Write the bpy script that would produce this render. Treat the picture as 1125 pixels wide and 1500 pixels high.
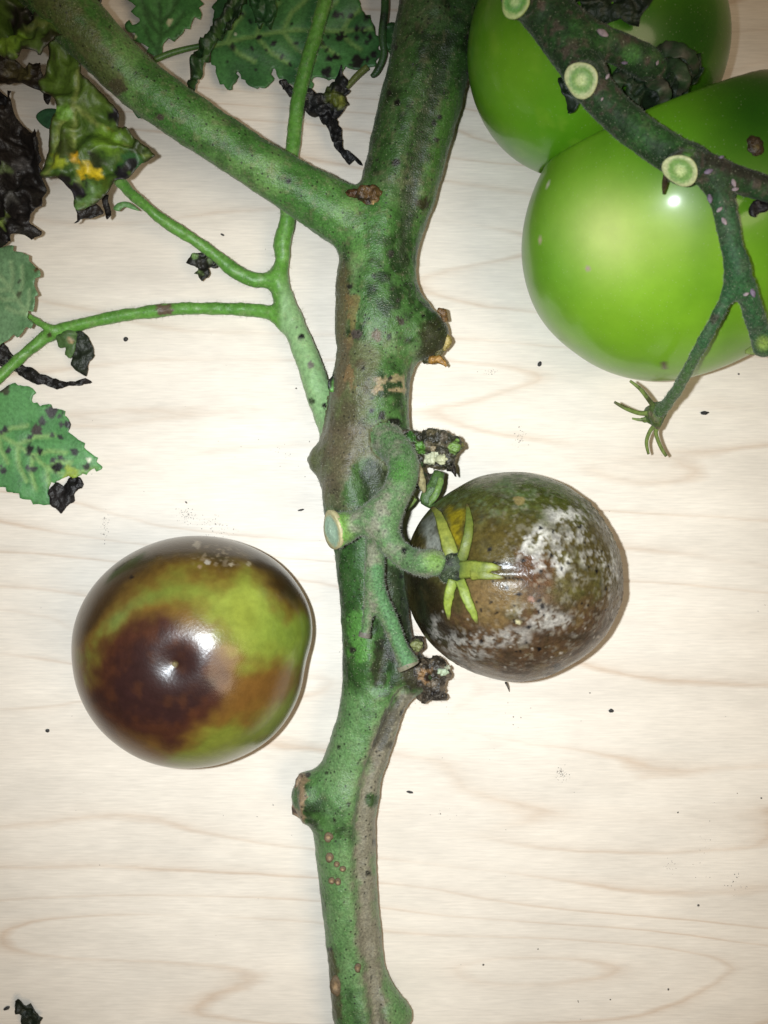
import bpy, bmesh, math, random
import numpy as np
from mathutils import Vector
from mathutils.geometry import delaunay_2d_cdt

random.seed(7); rng = np.random.default_rng(7)
for o in list(bpy.data.objects): bpy.data.objects.remove(o)
scn = bpy.context.scene
COL = scn.collection

# ------------------------------------------------------------------ camera, light, exposure
SPX = 0.2064          # mm on the board per photo pixel
H = 300.0             # camera height above the board in mm
cam = bpy.data.cameras.new('camera'); camo = bpy.data.objects.new('camera', cam); COL.objects.link(camo)
camo.location = (0, 0, H * .001)
cam.sensor_fit = 'VERTICAL'; cam.sensor_height = 36; cam.sensor_width = 27
cam.lens = 18.0 / (750 * SPX / H)
cam.clip_start = 0.01; cam.clip_end = 20
cam.dof.use_dof = True; cam.dof.focus_distance = 0.272; cam.dof.aperture_fstop = 20
scn.camera = camo

world = bpy.data.worlds.new('World'); scn.world = world; world.use_nodes = True
wb = world.node_tree.nodes['Background']
wb.inputs[0].default_value = (1.0, .80, .58, 1); wb.inputs[1].default_value = 0.08

fl = bpy.data.lights.new('phone_flash', 'SPOT'); flo = bpy.data.objects.new('phone_flash', fl); COL.objects.link(flo)
flo.location = (-.013, .002, .300)
fl.energy = 5.2; fl.color = (.87, .95, 1.0); fl.spot_size = math.radians(82); fl.spot_blend = 1.0
fl.shadow_soft_size = .0022
flo.rotation_euler = (Vector((-.002, -.036, 0)) - flo.location).to_track_quat('-Z', 'Y').to_euler()

ar = bpy.data.lights.new('ceiling_lamp', 'AREA'); aro = bpy.data.objects.new('ceiling_lamp', ar); COL.objects.link(aro)
aro.location = (.75, -.35, 1.5); ar.shape = 'DISK'; ar.size = .8; ar.energy = 9.0; ar.color = (1, .80, .56)
aro.rotation_euler = (Vector((0, 0, 0)) - aro.location).to_track_quat('-Z', 'Y').to_euler()

scn.view_settings.view_transform = 'Standard'; scn.view_settings.look = 'None'
scn.view_settings.exposure = 0.0; scn.view_settings.gamma = 1.0
scn.render.engine = 'CYCLES'
scn.render.resolution_x = 768; scn.render.resolution_y = 1024

# ------------------------------------------------------------------ helpers
def lin(r, g, b):
    f = lambda c: (c/255/12.92 if c/255 <= .04045 else ((c/255+.055)/1.055)**2.4)
    return np.array([f(r), f(g), f(b)], np.float32)

def W(x, y, z):
    s = SPX * (H - z) / H
    return np.array([(x-562.5)*s, (750-y)*s, z], float)
def R(px, z): return px * SPX * (H - z) / H
def PX(v):
    s = SPX * (H - v[:, 2]) / H
    return v[:, 0]/s + 562.5, 750 - v[:, 1]/s

def _hash(i, j, k, seed):
    n = (i*374761393 + j*668265263 + k*2147483647 + seed*1274126177) & 0xffffffff
    n = ((n ^ (n >> 13)) * 1274126177) & 0xffffffff
    n = ((n ^ (n >> 16)) * 2246822519) & 0xffffffff
    return ((n ^ (n >> 15)) & 0xffff) / 65535.0
def vnoise(p, seed=0):
    p = np.asarray(p, float); f = np.floor(p); i = f.astype(np.int64); t = p - f
    t = t*t*t*(t*(t*6-15)+10)
    r = 0
    for a in (0, 1):
        wx = t[:, 0] if a else 1-t[:, 0]
        for b in (0, 1):
            wy = t[:, 1] if b else 1-t[:, 1]
            for c in (0, 1):
                wz = t[:, 2] if c else 1-t[:, 2]
                r = r + wx*wy*wz*_hash(i[:, 0]+a, i[:, 1]+b, i[:, 2]+c, seed)
    return r
def fbm(p, freq, octv=4, seed=0, gain=.5):      # about -1..1, p in mm
    p = np.asarray(p, float); r = 0; a = 1; s = 0
    for o in range(octv):
        r = r + a*(vnoise(p*freq*2**o + 31.7*o + 500, seed+o)*2-1); s += a; a *= gain
    return r/s*1.6
def sst(a, b, x):
    t = np.clip((x-a)/(b-a), 0, 1); return t*t*(3-2*t)
def catmull(P, step, closed=False):
    P = np.asarray(P, float); n = len(P); out = []
    rngi = range(n if closed else n-1)
    for i in rngi:
        if closed: p0, p1, p2, p3 = P[i-1], P[i], P[(i+1) % n], P[(i+2) % n]
        else: p0, p1, p2, p3 = P[max(i-1, 0)], P[i], P[i+1], P[min(i+2, n-1)]
        m = max(1, int(math.ceil(np.linalg.norm((p2-p1)[:2 if closed else 3])/step)))
        for k in range(m):
            t = k/m
            out.append(.5*((2*p1)+(-p0+p2)*t+(2*p0-5*p1+4*p2-p3)*t*t+(-p0+3*p1-3*p2+p3)*t**3))
    if not closed: out.append(P[-1])
    return np.array(out)
def pldist(x, y, pts):                          # distance (2-D) to a polyline
    d = np.full(len(x), 1e9); pts = np.asarray(pts, float)
    for a, b in zip(pts[:-1], pts[1:]):
        ba = b[:2]-a[:2]; L = max(ba@ba, 1e-9)
        t = np.clip(((x-a[0])*ba[0]+(y-a[1])*ba[1])/L, 0, 1)
        d = np.minimum(d, np.hypot(x-a[0]-t*ba[0], y-a[1]-t*ba[1]))
    return d
def polysd(x, y, poly):                         # signed distance to a polygon, inside negative
    poly = np.asarray(poly, float); d = pldist(x, y, np.vstack([poly, poly[:1]])); ins = np.zeros(len(x), bool)
    for (x1, y1), (x2, y2) in zip(poly, np.roll(poly, -1, 0)):
        c = ((y1 > y) != (y2 > y)) & (x < (x2-x1)*(y-y1)/((y2-y1) if y2 != y1 else 1e-9)+x1)
        ins ^= c
    return np.where(ins, -d, d)
def mix(col, m, c):
    m = np.clip(m, 0, 1)[:, None]; return col*(1-m) + np.asarray(c)[None if np.ndim(c) == 1 else slice(None)]*m

def link(name, V, F, m, parent=None, org=(0, 0, 0), col=None, rgh=None, smooth=True, nrm=None):
    me = bpy.data.meshes.new(name)
    V = (np.asarray(V, float)-np.asarray(org, float))*.001
    if isinstance(F, np.ndarray):
        nf, k = F.shape
        me.vertices.add(len(V)); me.vertices.foreach_set('co', V.astype(np.float32).ravel())
        me.loops.add(nf*k); me.loops.foreach_set('vertex_index', F.astype(np.int32).ravel())
        me.polygons.add(nf); me.polygons.foreach_set('loop_start', np.arange(0, nf*k, k, dtype=np.int32))
        me.update(calc_edges=True)
    else:
        me.from_pydata([tuple(v) for v in V], [], F)
    me.validate(); me.update()
    me.polygons.foreach_set('use_smooth', np.full(len(me.polygons), smooth))
    if col is not None:
        a = me.color_attributes.new('Col', 'FLOAT_COLOR', 'POINT')
        a.data.foreach_set('color', np.hstack([np.clip(col, 0, 1), np.ones((len(V), 1))]).astype(np.float32).ravel())
    if rgh is not None:
        a = me.attributes.new('Rgh', 'FLOAT', 'POINT'); a.data.foreach_set('value', np.asarray(rgh, np.float32))
    if nrm is not None: me.normals_split_custom_set_from_vertices([tuple(n) for n in nrm])
    me.materials.append(m)
    o = bpy.data.objects.new(name, me); COL.objects.link(o)
    if parent is not None: o.parent = parent
    else: o.location = np.asarray(org, float)*.001
    return o
def tag(o, label, cat=None, group=None, kind=None):
    if label: o['label'] = label
    if cat: o['category'] = cat
    if group: o['group'] = group
    if kind: o['kind'] = kind
    return o
def thing(name, org, label, cat, group=None):
    o = bpy.data.objects.new(name, None); COL.objects.link(o); o.location = np.asarray(org, float)*.001
    o.empty_display_size = .01
    return tag(o, label, cat, group)

def mat(name, rough=.5, nscale=900, namt=.25, bump=.15, bscale=1500, spec=.5, speck=0, dark=0, sss=0, useR=False, trans=0, coat=0, bd=.0002, sheen=0, tint=(1, 1, 1), sat=1.0):
    m = bpy.data.materials.new(name); m.use_nodes = True; nt = m.node_tree; N = nt.nodes; L = nt.links
    b = N['Principled BSDF']; tc = N.new('ShaderNodeTexCoord'); at = N.new('ShaderNodeAttribute'); at.attribute_name = 'Col'
    n = N.new('ShaderNodeTexNoise'); n.inputs['Scale'].default_value = nscale; n.inputs['Detail'].default_value = 4; n.inputs['Roughness'].default_value = .65
    L.new(tc.outputs['Object'], n.inputs['Vector'])
    mr = N.new('ShaderNodeMapRange'); mr.inputs[1].default_value = .3; mr.inputs[2].default_value = .7
    mr.inputs[3].default_value = 1-namt; mr.inputs[4].default_value = 1+namt; L.new(n.outputs[0], mr.inputs[0])
    mm = N.new('ShaderNodeVectorMath'); mm.operation = 'SCALE'; L.new(at.outputs['Color'], mm.inputs[0]); L.new(mr.outputs[0], mm.inputs['Scale'])
    out = mm.outputs[0]
    def specks(out, scale, thr, amt, colr, r):
        v = N.new('ShaderNodeTexVoronoi'); v.inputs['Scale'].default_value = scale; L.new(tc.outputs['Object'], v.inputs['Vector'])
        s = N.new('ShaderNodeMapRange'); s.inputs[1].default_value = thr; s.inputs[2].default_value = thr*.5; s.inputs[3].default_value = 0; s.inputs[4].default_value = amt
        L.new(v.outputs['Distance'], s.inputs[0])
        sp = N.new('ShaderNodeSeparateColor'); L.new(v.outputs['Color'], sp.inputs[0])
        g = N.new('ShaderNodeMath'); g.operation = 'GREATER_THAN'; g.inputs[1].default_value = r; L.new(sp.outputs[0], g.inputs[0])
        ml = N.new('ShaderNodeMath'); ml.operation = 'MULTIPLY'; L.new(s.outputs[0], ml.inputs[0]); L.new(g.outputs[0], ml.inputs[1])
        mx = N.new('ShaderNodeMix'); mx.data_type = 'RGBA'; L.new(ml.outputs[0], mx.inputs['Factor']); L.new(out, mx.inputs['A']); mx.inputs['B'].default_value = (*colr, 1)
        return mx.outputs['Result']
    if speck: out = specks(out, 1100, .22, speck, (.55, .6, .45), .55)
    if dark: out = specks(out, 700, .28, dark, (.012, .014, .01), .6)
    tn = N.new('ShaderNodeVectorMath'); tn.operation = 'MULTIPLY'; L.new(out, tn.inputs[0]); tn.inputs[1].default_value = tint; out = tn.outputs[0]
    if sat != 1: hs = N.new('ShaderNodeHueSaturation'); hs.inputs['Saturation'].default_value = sat; L.new(out, hs.inputs['Color']); out = hs.outputs[0]
    if sheen: b.inputs['Sheen Weight'].default_value = sheen; b.inputs['Sheen Roughness'].default_value = .4; b.inputs['Sheen Tint'].default_value = (.8, .85, .75, 1)
    L.new(out, b.inputs['Base Color'])
    b.inputs['Roughness'].default_value = rough; b.inputs['Specular IOR Level'].default_value = spec
    if useR:
        ra = N.new('ShaderNodeAttribute'); ra.attribute_name = 'Rgh'; L.new(ra.outputs['Fac'], b.inputs['Roughness'])
    if sss:
        b.inputs['Subsurface Weight'].default_value = sss; b.inputs['Subsurface Radius'].default_value = (.6, 1, .25); b.inputs['Subsurface Scale'].default_value = .002
    if coat: b.inputs['Coat Weight'].default_value = coat; b.inputs['Coat Roughness'].default_value = .13
    if bump:
        n2 = N.new('ShaderNodeTexNoise'); n2.inputs['Scale'].default_value = bscale; n2.inputs['Detail'].default_value = 3
        L.new(tc.outputs['Object'], n2.inputs['Vector'])
        bp = N.new('ShaderNodeBump'); bp.inputs['Strength'].default_value = bump; bp.inputs['Distance'].default_value = bd
        L.new(n2.outputs[0], bp.inputs['Height']); L.new(bp.outputs[0], b.inputs['Normal'])
    return m

M_stem = mat('stem_skin', .42, 1400, .4, .6, 2200, .36, speck=.3, dark=.8, sheen=.08, tint=(.86, .77, .64), bd=.0003, sat=.94)
M_pet = mat('leaf_stalk_skin', .45, 900, .25, .4, 2200, .45, speck=.2, dark=.25, sheen=.08, tint=(.84, .8, .76))
M_truss = mat('dusty_truss_skin', .6, 1500, .5, .7, 2400, .3, speck=.3, dark=.5, sheen=.1, tint=(.88, .84, .76), sat=.95)
M_hair = mat('plant_hair', .6, 300, .1, 0, spec=.3)
M_leaf = mat('leaf_blade', .5, 900, .28, .5, 1300, .4, tint=(1.0, .95, .86))
M_dead = mat('dead_leaf', .5, 700, .5, .8, 900, .35, bd=.0005)
M_green = mat('green_tomato_skin', .36, 130, .07, .05, 1100, .25, speck=.16, sss=.12, bd=.0001, coat=.36, tint=(.96, .87, .82))
M_blotch = mat('blotched_tomato_skin', .30, 350, .15, .45, 1300, .42, bd=.0001, coat=.35, tint=(.86, .8, .8))
M_mould = mat('mouldy_tomato_skin', .3, 900, .35, .5, 1500, .3, useR=True, tint=(.8, .76, .72))
M_cut = mat('cut_stalk_flesh', .5, 1800, .2, .4, 2200, .4)
M_rot = mat('rotten_tissue', .4, 1200, .6, .9, 1500, .5, bd=.0005)
M_crumb = mat('dry_crumb', .7, 1500, .4, .5)

# ------------------------------------------------------------------ the wooden board
def wood():
    m = bpy.data.materials.new('maple_veneer'); m.use_nodes = True; nt = m.node_tree; N = nt.nodes; L = nt.links; b = N['Principled BSDF']
    tc = N.new('ShaderNodeTexCoord'); sx = N.new('ShaderNodeSeparateXYZ'); L.new(tc.outputs['Object'], sx.inputs[0])
    def mth(op, a, c=None, d=None):
        n = N.new('ShaderNodeMath'); n.operation = op
        for i, v in enumerate((a, c, d)):
            if v is None: continue
            if isinstance(v, (int, float)): n.inputs[i].default_value = v
            else: L.new(v, n.inputs[i])
        return n.outputs[0]
    def noi(sxv, syv, det=2, rough=.5, off=0):
        mp = N.new('ShaderNodeMapping'); mp.inputs['Scale'].default_value = (sxv, syv, 1); mp.inputs['Location'].default_value = (off, off*.7, 0)
        L.new(tc.outputs['Object'], mp.inputs[0]); n = N.new('ShaderNodeTexNoise'); n.inputs['Scale'].default_value = 1
        n.inputs['Detail'].default_value = det; n.inputs['Roughness'].default_value = rough; L.new(mp.outputs[0], n.inputs['Vector']); return n.outputs[0]
    big = noi(2.6, 15, 1.8, .45, 3.1); wob = noi(60, 260, 3, .6, 1.7)
    f = mth('ADD', mth('MULTIPLY', sx.outputs[1], 56), mth('ADD', mth('MULTIPLY', big, 16), mth('MULTIPLY', wob, .16)))
    fr = mth('FRACT', f)
    ln = N.new('ShaderNodeValToRGB'); L.new(fr, ln.inputs[0]); e = ln.color_ramp.elements
    e[0].position = 0; e[0].color = (.12, .12, .12, 1); e[1].position = 1; e[1].color = (.1, .1, .1, 1)
    for p, v in ((.05, .7), (.085, 1), (.125, .5), (.2, .18), (.45, 0)):
        q = e.new(p); q.color = (v, v, v, 1)
    lam = N.new('ShaderNodeMapRange'); L.new(noi(14, 40, 2, .5, 7.3), lam.inputs[0]); lam.inputs[1].default_value = .32; lam.inputs[2].default_value = .65; lam.inputs[3].default_value = .05; lam.inputs[4].default_value = 1.0
    li = mth('MULTIPLY', ln.outputs[0], lam.outputs[0])
    mx = N.new('ShaderNodeMix'); mx.data_type = 'RGBA'; L.new(li, mx.inputs['Factor'])
    mx.inputs['A'].default_value = (.74, .668, .578, 1); mx.inputs['B'].default_value = (.60, .48, .375, 1)
    fib = N.new('ShaderNodeMapRange'); L.new(noi(130, 1900, 3, .6, 2.2), fib.inputs[0]); fib.inputs[1].default_value = .25; fib.inputs[2].default_value = .75; fib.inputs[3].default_value = .89; fib.inputs[4].default_value = 1.08
    bl = N.new('ShaderNodeMapRange'); L.new(noi(26, 75, 4, .6, 9.2), bl.inputs[0]); bl.inputs[1].default_value = .25; bl.inputs[2].default_value = .75; bl.inputs[3].default_value = .86; bl.inputs[4].default_value = 1.06
    s = mth('MULTIPLY', fib.outputs[0], bl.outputs[0])
    v = N.new('ShaderNodeVectorMath'); v.operation = 'SCALE'; L.new(mx.outputs['Result'], v.inputs[0]); L.new(s, v.inputs['Scale'])
    L.new(v.outputs[0], b.inputs['Base Color'])
    b.inputs['Roughness'].default_value = .5; b.inputs['Specular IOR Level'].default_value = .35
    bp = N.new('ShaderNodeBump'); bp.inputs['Strength'].default_value = .12; bp.inputs['Distance'].default_value = .0001; L.new(fib.outputs[0], bp.inputs['Height']); L.new(bp.outputs[0], b.inputs['Normal'])
    return m
bm = bmesh.new(); bmesh.ops.create_cube(bm, size=1); bmesh.ops.scale(bm, vec=(.6, .7, .018), verts=bm.verts); bmesh.ops.translate(bm, vec=(0, 0, -.009), verts=bm.verts)
bmesh.ops.bevel(bm, geom=bm.edges[:], offset=.001, segments=2, affect='EDGES')
me = bpy.data.meshes.new('tabletop'); bm.to_mesh(me); bm.free(); me.materials.append(wood())
to = bpy.data.objects.new('tabletop', me); COL.objects.link(to); tag(to, 'pale maple wood tabletop with faint wavy grain lines', 'tabletop', kind='structure')

# ------------------------------------------------------------------ shape builders
def surface_nets(d, org, h):
    s = d < 0; nx, ny, nz = d.shape
    cnt = np.zeros((nx-1, ny-1, nz-1), np.int8)
    for a in (0, 1):
        for b in (0, 1):
            for c in (0, 1): cnt += s[a:nx-1+a, b:ny-1+b, c:nz-1+c]
    act = (cnt > 0) & (cnt < 8); I = np.argwhere(act); idx = np.full(act.shape, -1, np.int32); idx[act] = np.arange(len(I))
    acc = np.zeros((len(I), 3)); n = np.zeros(len(I)); cor = [(a, b, c) for a in (0, 1) for b in (0, 1) for c in (0, 1)]
    val = {c: d[I[:, 0]+c[0], I[:, 1]+c[1], I[:, 2]+c[2]] for c in cor}
    for c in cor:
        for ax in range(3):
            if c[ax]: continue
            e = list(c); e[ax] = 1; e = tuple(e); va, vb = val[c], val[e]; m = (va < 0) != (vb < 0)
            t = np.where(m, va/np.where(m, va-vb, 1), 0)
            p = np.tile(np.array(c, float), (len(I), 1)); p[:, ax] = t
            acc += p*m[:, None]; n += m
    V = (I+acc/n[:, None])*h+np.asarray(org); Fs = []
    for ax in range(3):
        sl0 = [slice(None)]*3; sl1 = [slice(None)]*3; sl0[ax] = slice(0, -1); sl1[ax] = slice(1, None)
        a = s[tuple(sl0)]; b = s[tuple(sl1)]; E = np.argwhere(a != b)
        u, w = [(1, 2), (2, 0), (0, 1)][ax]
        E = E[(E[:, u] > 0) & (E[:, w] > 0) & (E[:, u] < d.shape[u]-1) & (E[:, w] < d.shape[w]-1)]
        def g(du, dw):
            q = E.copy(); q[:, u] += du; q[:, w] += dw; return idx[q[:, 0], q[:, 1], q[:, 2]]
        Q = np.stack([g(-1, -1), g(0, -1), g(0, 0), g(-1, 0)], 1)
        ins = s[E[:, 0], E[:, 1], E[:, 2]]; Q[~ins] = Q[~ins][:, ::-1]; Fs.append(Q)
    return V, np.vstack(Fs)
def vnormals(V, F):
    fn = np.cross(V[F[:, 2]]-V[F[:, 0]], V[F[:, -1]]-V[F[:, 1]]); N = np.zeros_like(V)
    for k in range(F.shape[1]): np.add.at(N, F[:, k], fn)
    return N/np.maximum(np.linalg.norm(N, axis=1), 1e-12)[:, None]
def smin(a, b, k):
    h = np.maximum(k-np.abs(a-b), 0)/k; return np.minimum(a, b)-h*h*k/4

class Field:
    def __init__(s, lo, hi, h):
        s.lo = np.array(lo, float); s.h = h; s.n = np.ceil((np.array(hi)-s.lo)/h).astype(int); s.ax = [s.lo[i]+h*np.arange(s.n[i]) for i in range(3)]; s.G = {}
    def box(s, lo, hi):
        a = np.clip(np.floor((lo-s.lo)/s.h).astype(int), 0, s.n); b = np.clip(np.ceil((hi-s.lo)/s.h).astype(int)+1, 0, s.n)
        return tuple(slice(x, y) for x, y in zip(a, b))
    def chain(s, grp, pts, k=3.0, cut0=False, cut1=False, sub=False):
        P = np.array([[*W(x, y, z), R(r, z)] for x, y, z, r in pts]); P = catmull(P, 4.0); mg = 7
        if grp not in s.G: s.G[grp] = np.full(s.n, 50, np.float32)
        sl = s.box((P[:, :3]-P[:, 3:]-mg).min(0), (P[:, :3]+P[:, 3:]+mg).max(0)); off = [q.start for q in sl]
        D = np.full([q.stop-q.start for q in sl], 50, np.float32)
        for a, b in zip(P[:-1], P[1:]):
            rr = max(a[3], b[3])+mg; q = s.box(np.minimum(a, b)[:3]-rr, np.maximum(a, b)[:3]+rr); q = tuple(slice(max(t.start, w.start), min(t.stop, w.stop)) for t, w in zip(q, sl))
            if any(t.stop <= t.start for t in q): continue
            x = (s.ax[0][q[0]]-a[0])[:, None, None].astype(np.float32); y = (s.ax[1][q[1]]-a[1])[None, :, None].astype(np.float32); z = (s.ax[2][q[2]]-a[2])[None, None, :].astype(np.float32)
            ba = b[:3]-a[:3]; L = max(ba@ba, 1e-9); t = np.clip((x*ba[0]+y*ba[1]+z*ba[2])/L, 0, 1)
            d = np.sqrt((x-t*ba[0])**2+(y-t*ba[1])**2+(z-t*ba[2])**2)-(a[3]+t*(b[3]-a[3]))
            ql = tuple(slice(t.start-o, t.stop-o) for t, o in zip(q, off)); D[ql] = np.minimum(D[ql], d)
        for flag, e, f in ((cut0, P[0], P[1]), (cut1, P[-1], P[-2])):
            if flag:
                n = e[:3]-f[:3]; n /= np.linalg.norm(n)
                x = (s.ax[0][sl[0]]-e[0])[:, None, None]; y = (s.ax[1][sl[1]]-e[1])[None, :, None]; z = (s.ax[2][sl[2]]-e[2])[None, None, :]
                D = np.maximum(D, (x*n[0]+y*n[1]+z*n[2]).astype(np.float32))
        A = s.G[grp][sl]
        s.G[grp][sl] = -smin(-A, D, k) if sub else smin(A, D, k)
    def mesh(s, k=4.0, lumps=None):
        gs = list(s.G); T = s.G[gs[0]].copy()
        for g in gs[1:]: T = smin(T, s.G[g], 1.3 if g == 'truss_stalk' else k)
        V, F = surface_nets(T, s.lo, s.h)
        for _ in range(1):                       # one relaxation pass
            A = np.zeros_like(V); c = np.zeros(len(V))
            for i in range(4):
                for j in ((i+1) % 4,):
                    np.add.at(A, F[:, i], V[F[:, j]]); np.add.at(c, F[:, i], 1); np.add.at(A, F[:, j], V[F[:, i]]); np.add.at(c, F[:, j], 1)
            V = V*.5+.5*A/c[:, None]
        N = vnormals(V, F); fc = V[F].mean(1); ii = np.clip(np.round((fc-s.lo)/s.h).astype(int), 0, s.n-1)
        lab = np.argmin(np.stack([s.G[g][ii[:, 0], ii[:, 1], ii[:, 2]] for g in gs]), 0)
        return V, F, N, lab, gs
def submesh(V, F, N, sel):
    f = F[sel]; u, inv = np.unique(f, return_inverse=True); return V[u], inv.reshape(f.shape), N[u], u

def tube(pts, seg=9, flat=1.0, step=.7, twist=0):   # pts: world mm + half width; flat = thickness / width
    P = catmull(pts, step); C = P[:, :3]; r = np.maximum(P[:, 3], .03); n = len(C)
    T = np.gradient(C, axis=0); T /= np.linalg.norm(T, axis=1)[:, None]+1e-9
    up = np.array([0, 0, 1.]); S = np.cross(T, up); l = np.linalg.norm(S, axis=1); S[l < .05] = (1, 0, 0); S /= np.linalg.norm(S, axis=1)[:, None]; U = np.cross(S, T)
    V = []
    for i in range(n):
        for k in range(seg):
            a = 2*math.pi*k/seg+twist*i/n; V.append(C[i]+S[i]*math.cos(a)*r[i]+U[i]*math.sin(a)*r[i]*flat)
    V += [C[0]-T[0]*r[0]*.3*flat, C[-1]+T[-1]*r[-1]*.3*flat]; F = []
    for i in range(n-1):
        for k in range(seg):
            F.append((i*seg+k, i*seg+(k+1) % seg, (i+1)*seg+(k+1) % seg, (i+1)*seg+k))
    for k in range(seg): F.append((n*seg, (k+1) % seg, k)); F.append((n*seg+1, (n-1)*seg+k, (n-1)*seg+(k+1) % seg))
    return np.array(V), F
def pt(pts): return [np.append(W(x, y, z), R(r, z)) for x, y, z, r in pts]

_ico = {}
def ico(n):
    if n not in _ico:
        b = bmesh.new(); bmesh.ops.create_icosphere(b, subdivisions=n, radius=1)
        b.verts.ensure_lookup_table(); _ico[n] = (np.array([v.co[:] for v in b.verts]), np.array([[v.index for v in f.verts] for f in b.faces])); b.free()
    V, F = _ico[n]; V = V/np.linalg.norm(V, axis=1)[:, None]; return V.copy(), F
def lump(c, rad, amp=.25, freq=.35, n=4, seed=0):
    V, F = ico(n); rad = np.array(rad, float); P = V*rad; d = fbm(P, freq, 4, seed); return np.array(c)+P*(1+amp*d)[:, None], F

def hairs(V, N, count, lo, hi, m, parent, org, colr, w=.05, name='hairs'):
    ix = rng.integers(0, len(V), count); p = V[ix]; n = N[ix]+rng.normal(0, .35, (count, 3)); n /= np.linalg.norm(n, axis=1)[:, None]
    L = rng.uniform(lo, hi, count)[:, None]; s = np.cross(n, rng.normal(0, 1, (count, 3))); s /= np.linalg.norm(s, axis=1)[:, None]
    VV = np.stack([p-s*w-n*.1, p+s*w-n*.1, p+n*L], 1).reshape(-1, 3); F = np.arange(count*3).reshape(-1, 3)
    c = np.tile(colr, (count*3, 1))*np.repeat(rng.uniform(.6, 1.2, count), 3)[:, None]
    return tag(link(name, VV, F, m, parent, org, c, smooth=False), None, kind='stuff')

def leaf(name, outl, z0, colf, m, parent, org, slope=(0, 0), namp=.8, nfreq=.07, crump=0, cfreq=.16, veins=(), vdep=.5, thick=.28, rag=0, step=.8, label=None, zf=None, seed=0, ser=0):
    o2 = np.array([W(x, y, z0)[:2] for x, y in outl]); o2 = catmull(o2, step, True)
    if ser:
        tg = np.roll(o2, -1, 0)-np.roll(o2, 1, 0); tg /= np.linalg.norm(tg, axis=1)[:, None]+1e-9; ar_ = np.cumsum(np.linalg.norm(o2-np.roll(o2, 1, 0), axis=1)); ce = o2.mean(0)
        nr_ = np.c_[tg[:, 1], -tg[:, 0]]; nr_ *= np.sign(((o2-ce)*nr_).sum(1).mean()); o2 = o2+nr_*(ser*(((ar_/5.2+.25*np.sin(ar_*.21)) % 1)-.5))[:, None]
    if rag:
        q = np.c_[o2, np.zeros(len(o2))]; o2 = o2+rag*np.c_[fbm(q, .5, 3, seed+3), fbm(q, .5, 3, seed+9)]
    lo, hi = o2.min(0), o2.max(0); g = np.stack(np.meshgrid(np.arange(lo[0], hi[0], step), np.arange(lo[1], hi[1], step*.87)), -1)
    g[1::2, :, 0] += step*.5; g = g.reshape(-1, 2)+rng.normal(0, step*.06, (g.shape[0]*g.shape[1], 2)); sd = polysd(g[:, 0], g[:, 1], o2); g = g[sd < -step*.55]
    P = np.vstack([o2, g]); n = len(o2)
    res = delaunay_2d_cdt([Vector(p) for p in P], [], [list(range(n))], 1, 1e-6)
    X = np.array([v[:] for v in res[0]]); F = [tuple(f) for f in res[2]]
    a, b, c = X[[f[0] for f in F]], X[[f[1] for f in F]], X[[f[2] for f in F]]
    if np.sum((b[:, 0]-a[:, 0])*(c[:, 1]-a[:, 1])-(b[:, 1]-a[:, 1])*(c[:, 0]-a[:, 0])) < 0: F = [f[::-1] for f in F]
    V = np.c_[X, np.full(len(X), z0, float)]; px, py = PX(V); cx, cy = np.mean([p[0] for p in outl]), np.mean([p[1] for p in outl])
    dv = np.full(len(V), 1e3)
    for v in veins: dv = np.minimum(dv, pldist(px, py, v))
    de = -polysd(X[:, 0], X[:, 1], o2)
    V[:, 2] += slope[0]*(px-cx)+slope[1]*(py-cy)+namp*fbm(V, nfreq, 2, seed+1)
    if zf is not None: V[:, 2] += zf(px, py)
    if veins: V[:, 2] += vdep*(1-np.exp(-dv/9))-vdep*.5
    if crump:
        V0 = V.copy()
        V[:, 2] += crump*(1-np.abs(fbm(V0, cfreq, 3, seed+20))*2.2)
        V[:, 0] += crump*.35*fbm(V0, cfreq, 3, seed+30); V[:, 1] += crump*.35*fbm(V0, cfreq, 3, seed+40)
    V[:, 2] = np.maximum(V[:, 2], .35)
    col = colf(px, py, dv, de, V)
    cnt = {}
    for f in F:
        for i, j in ((f[0], f[1]), (f[1], f[2]), (f[2], f[0])):
            cnt[(i, j)] = 1
    rim = [(i, j) for (i, j) in cnt if (j, i) not in cnt]; nv = len(V)
    FF = F+[tuple(i+nv for i in f[::-1]) for f in F]+[(j, i, i+nv, j+nv) for i, j in rim]
    VV = np.vstack([V, V-(0, 0, thick)])
    o = link(name, VV, FF, m, parent, org, np.vstack([col, col*.9]))
    if label: o['label'] = label
    return o
def sidevein(mid, fr, ang, ln):
    mid = catmull(np.array([[x, y, 0] for x, y in mid]), 3); out = [mid[:, :2]]
    for f, l in zip(fr, ln):
        i = int(f*(len(mid)-2)); p = mid[i, :2]; t = mid[i+1, :2]-p; t /= np.linalg.norm(t)
        for s in (1, -1):
            a = math.radians(ang)*s; d = np.array([t[0]*math.cos(a)-t[1]*math.sin(a), t[0]*math.sin(a)+t[1]*math.cos(a)])
            d2 = d*.85+t*.5; d2 /= np.linalg.norm(d2); out.append(np.array([p, p+d*l*.5, p+d*l*.5+d2*l*.5]))
    return out
def spots(px, py, col, lst, V, sd=0):
    w = fbm(V, .6, 3, 77+sd)
    for x, y, r, c in lst: col = mix(col, sst(1.15, .75, np.hypot(px-x, py-y)/r+.55*w), c)
    return col

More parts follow.
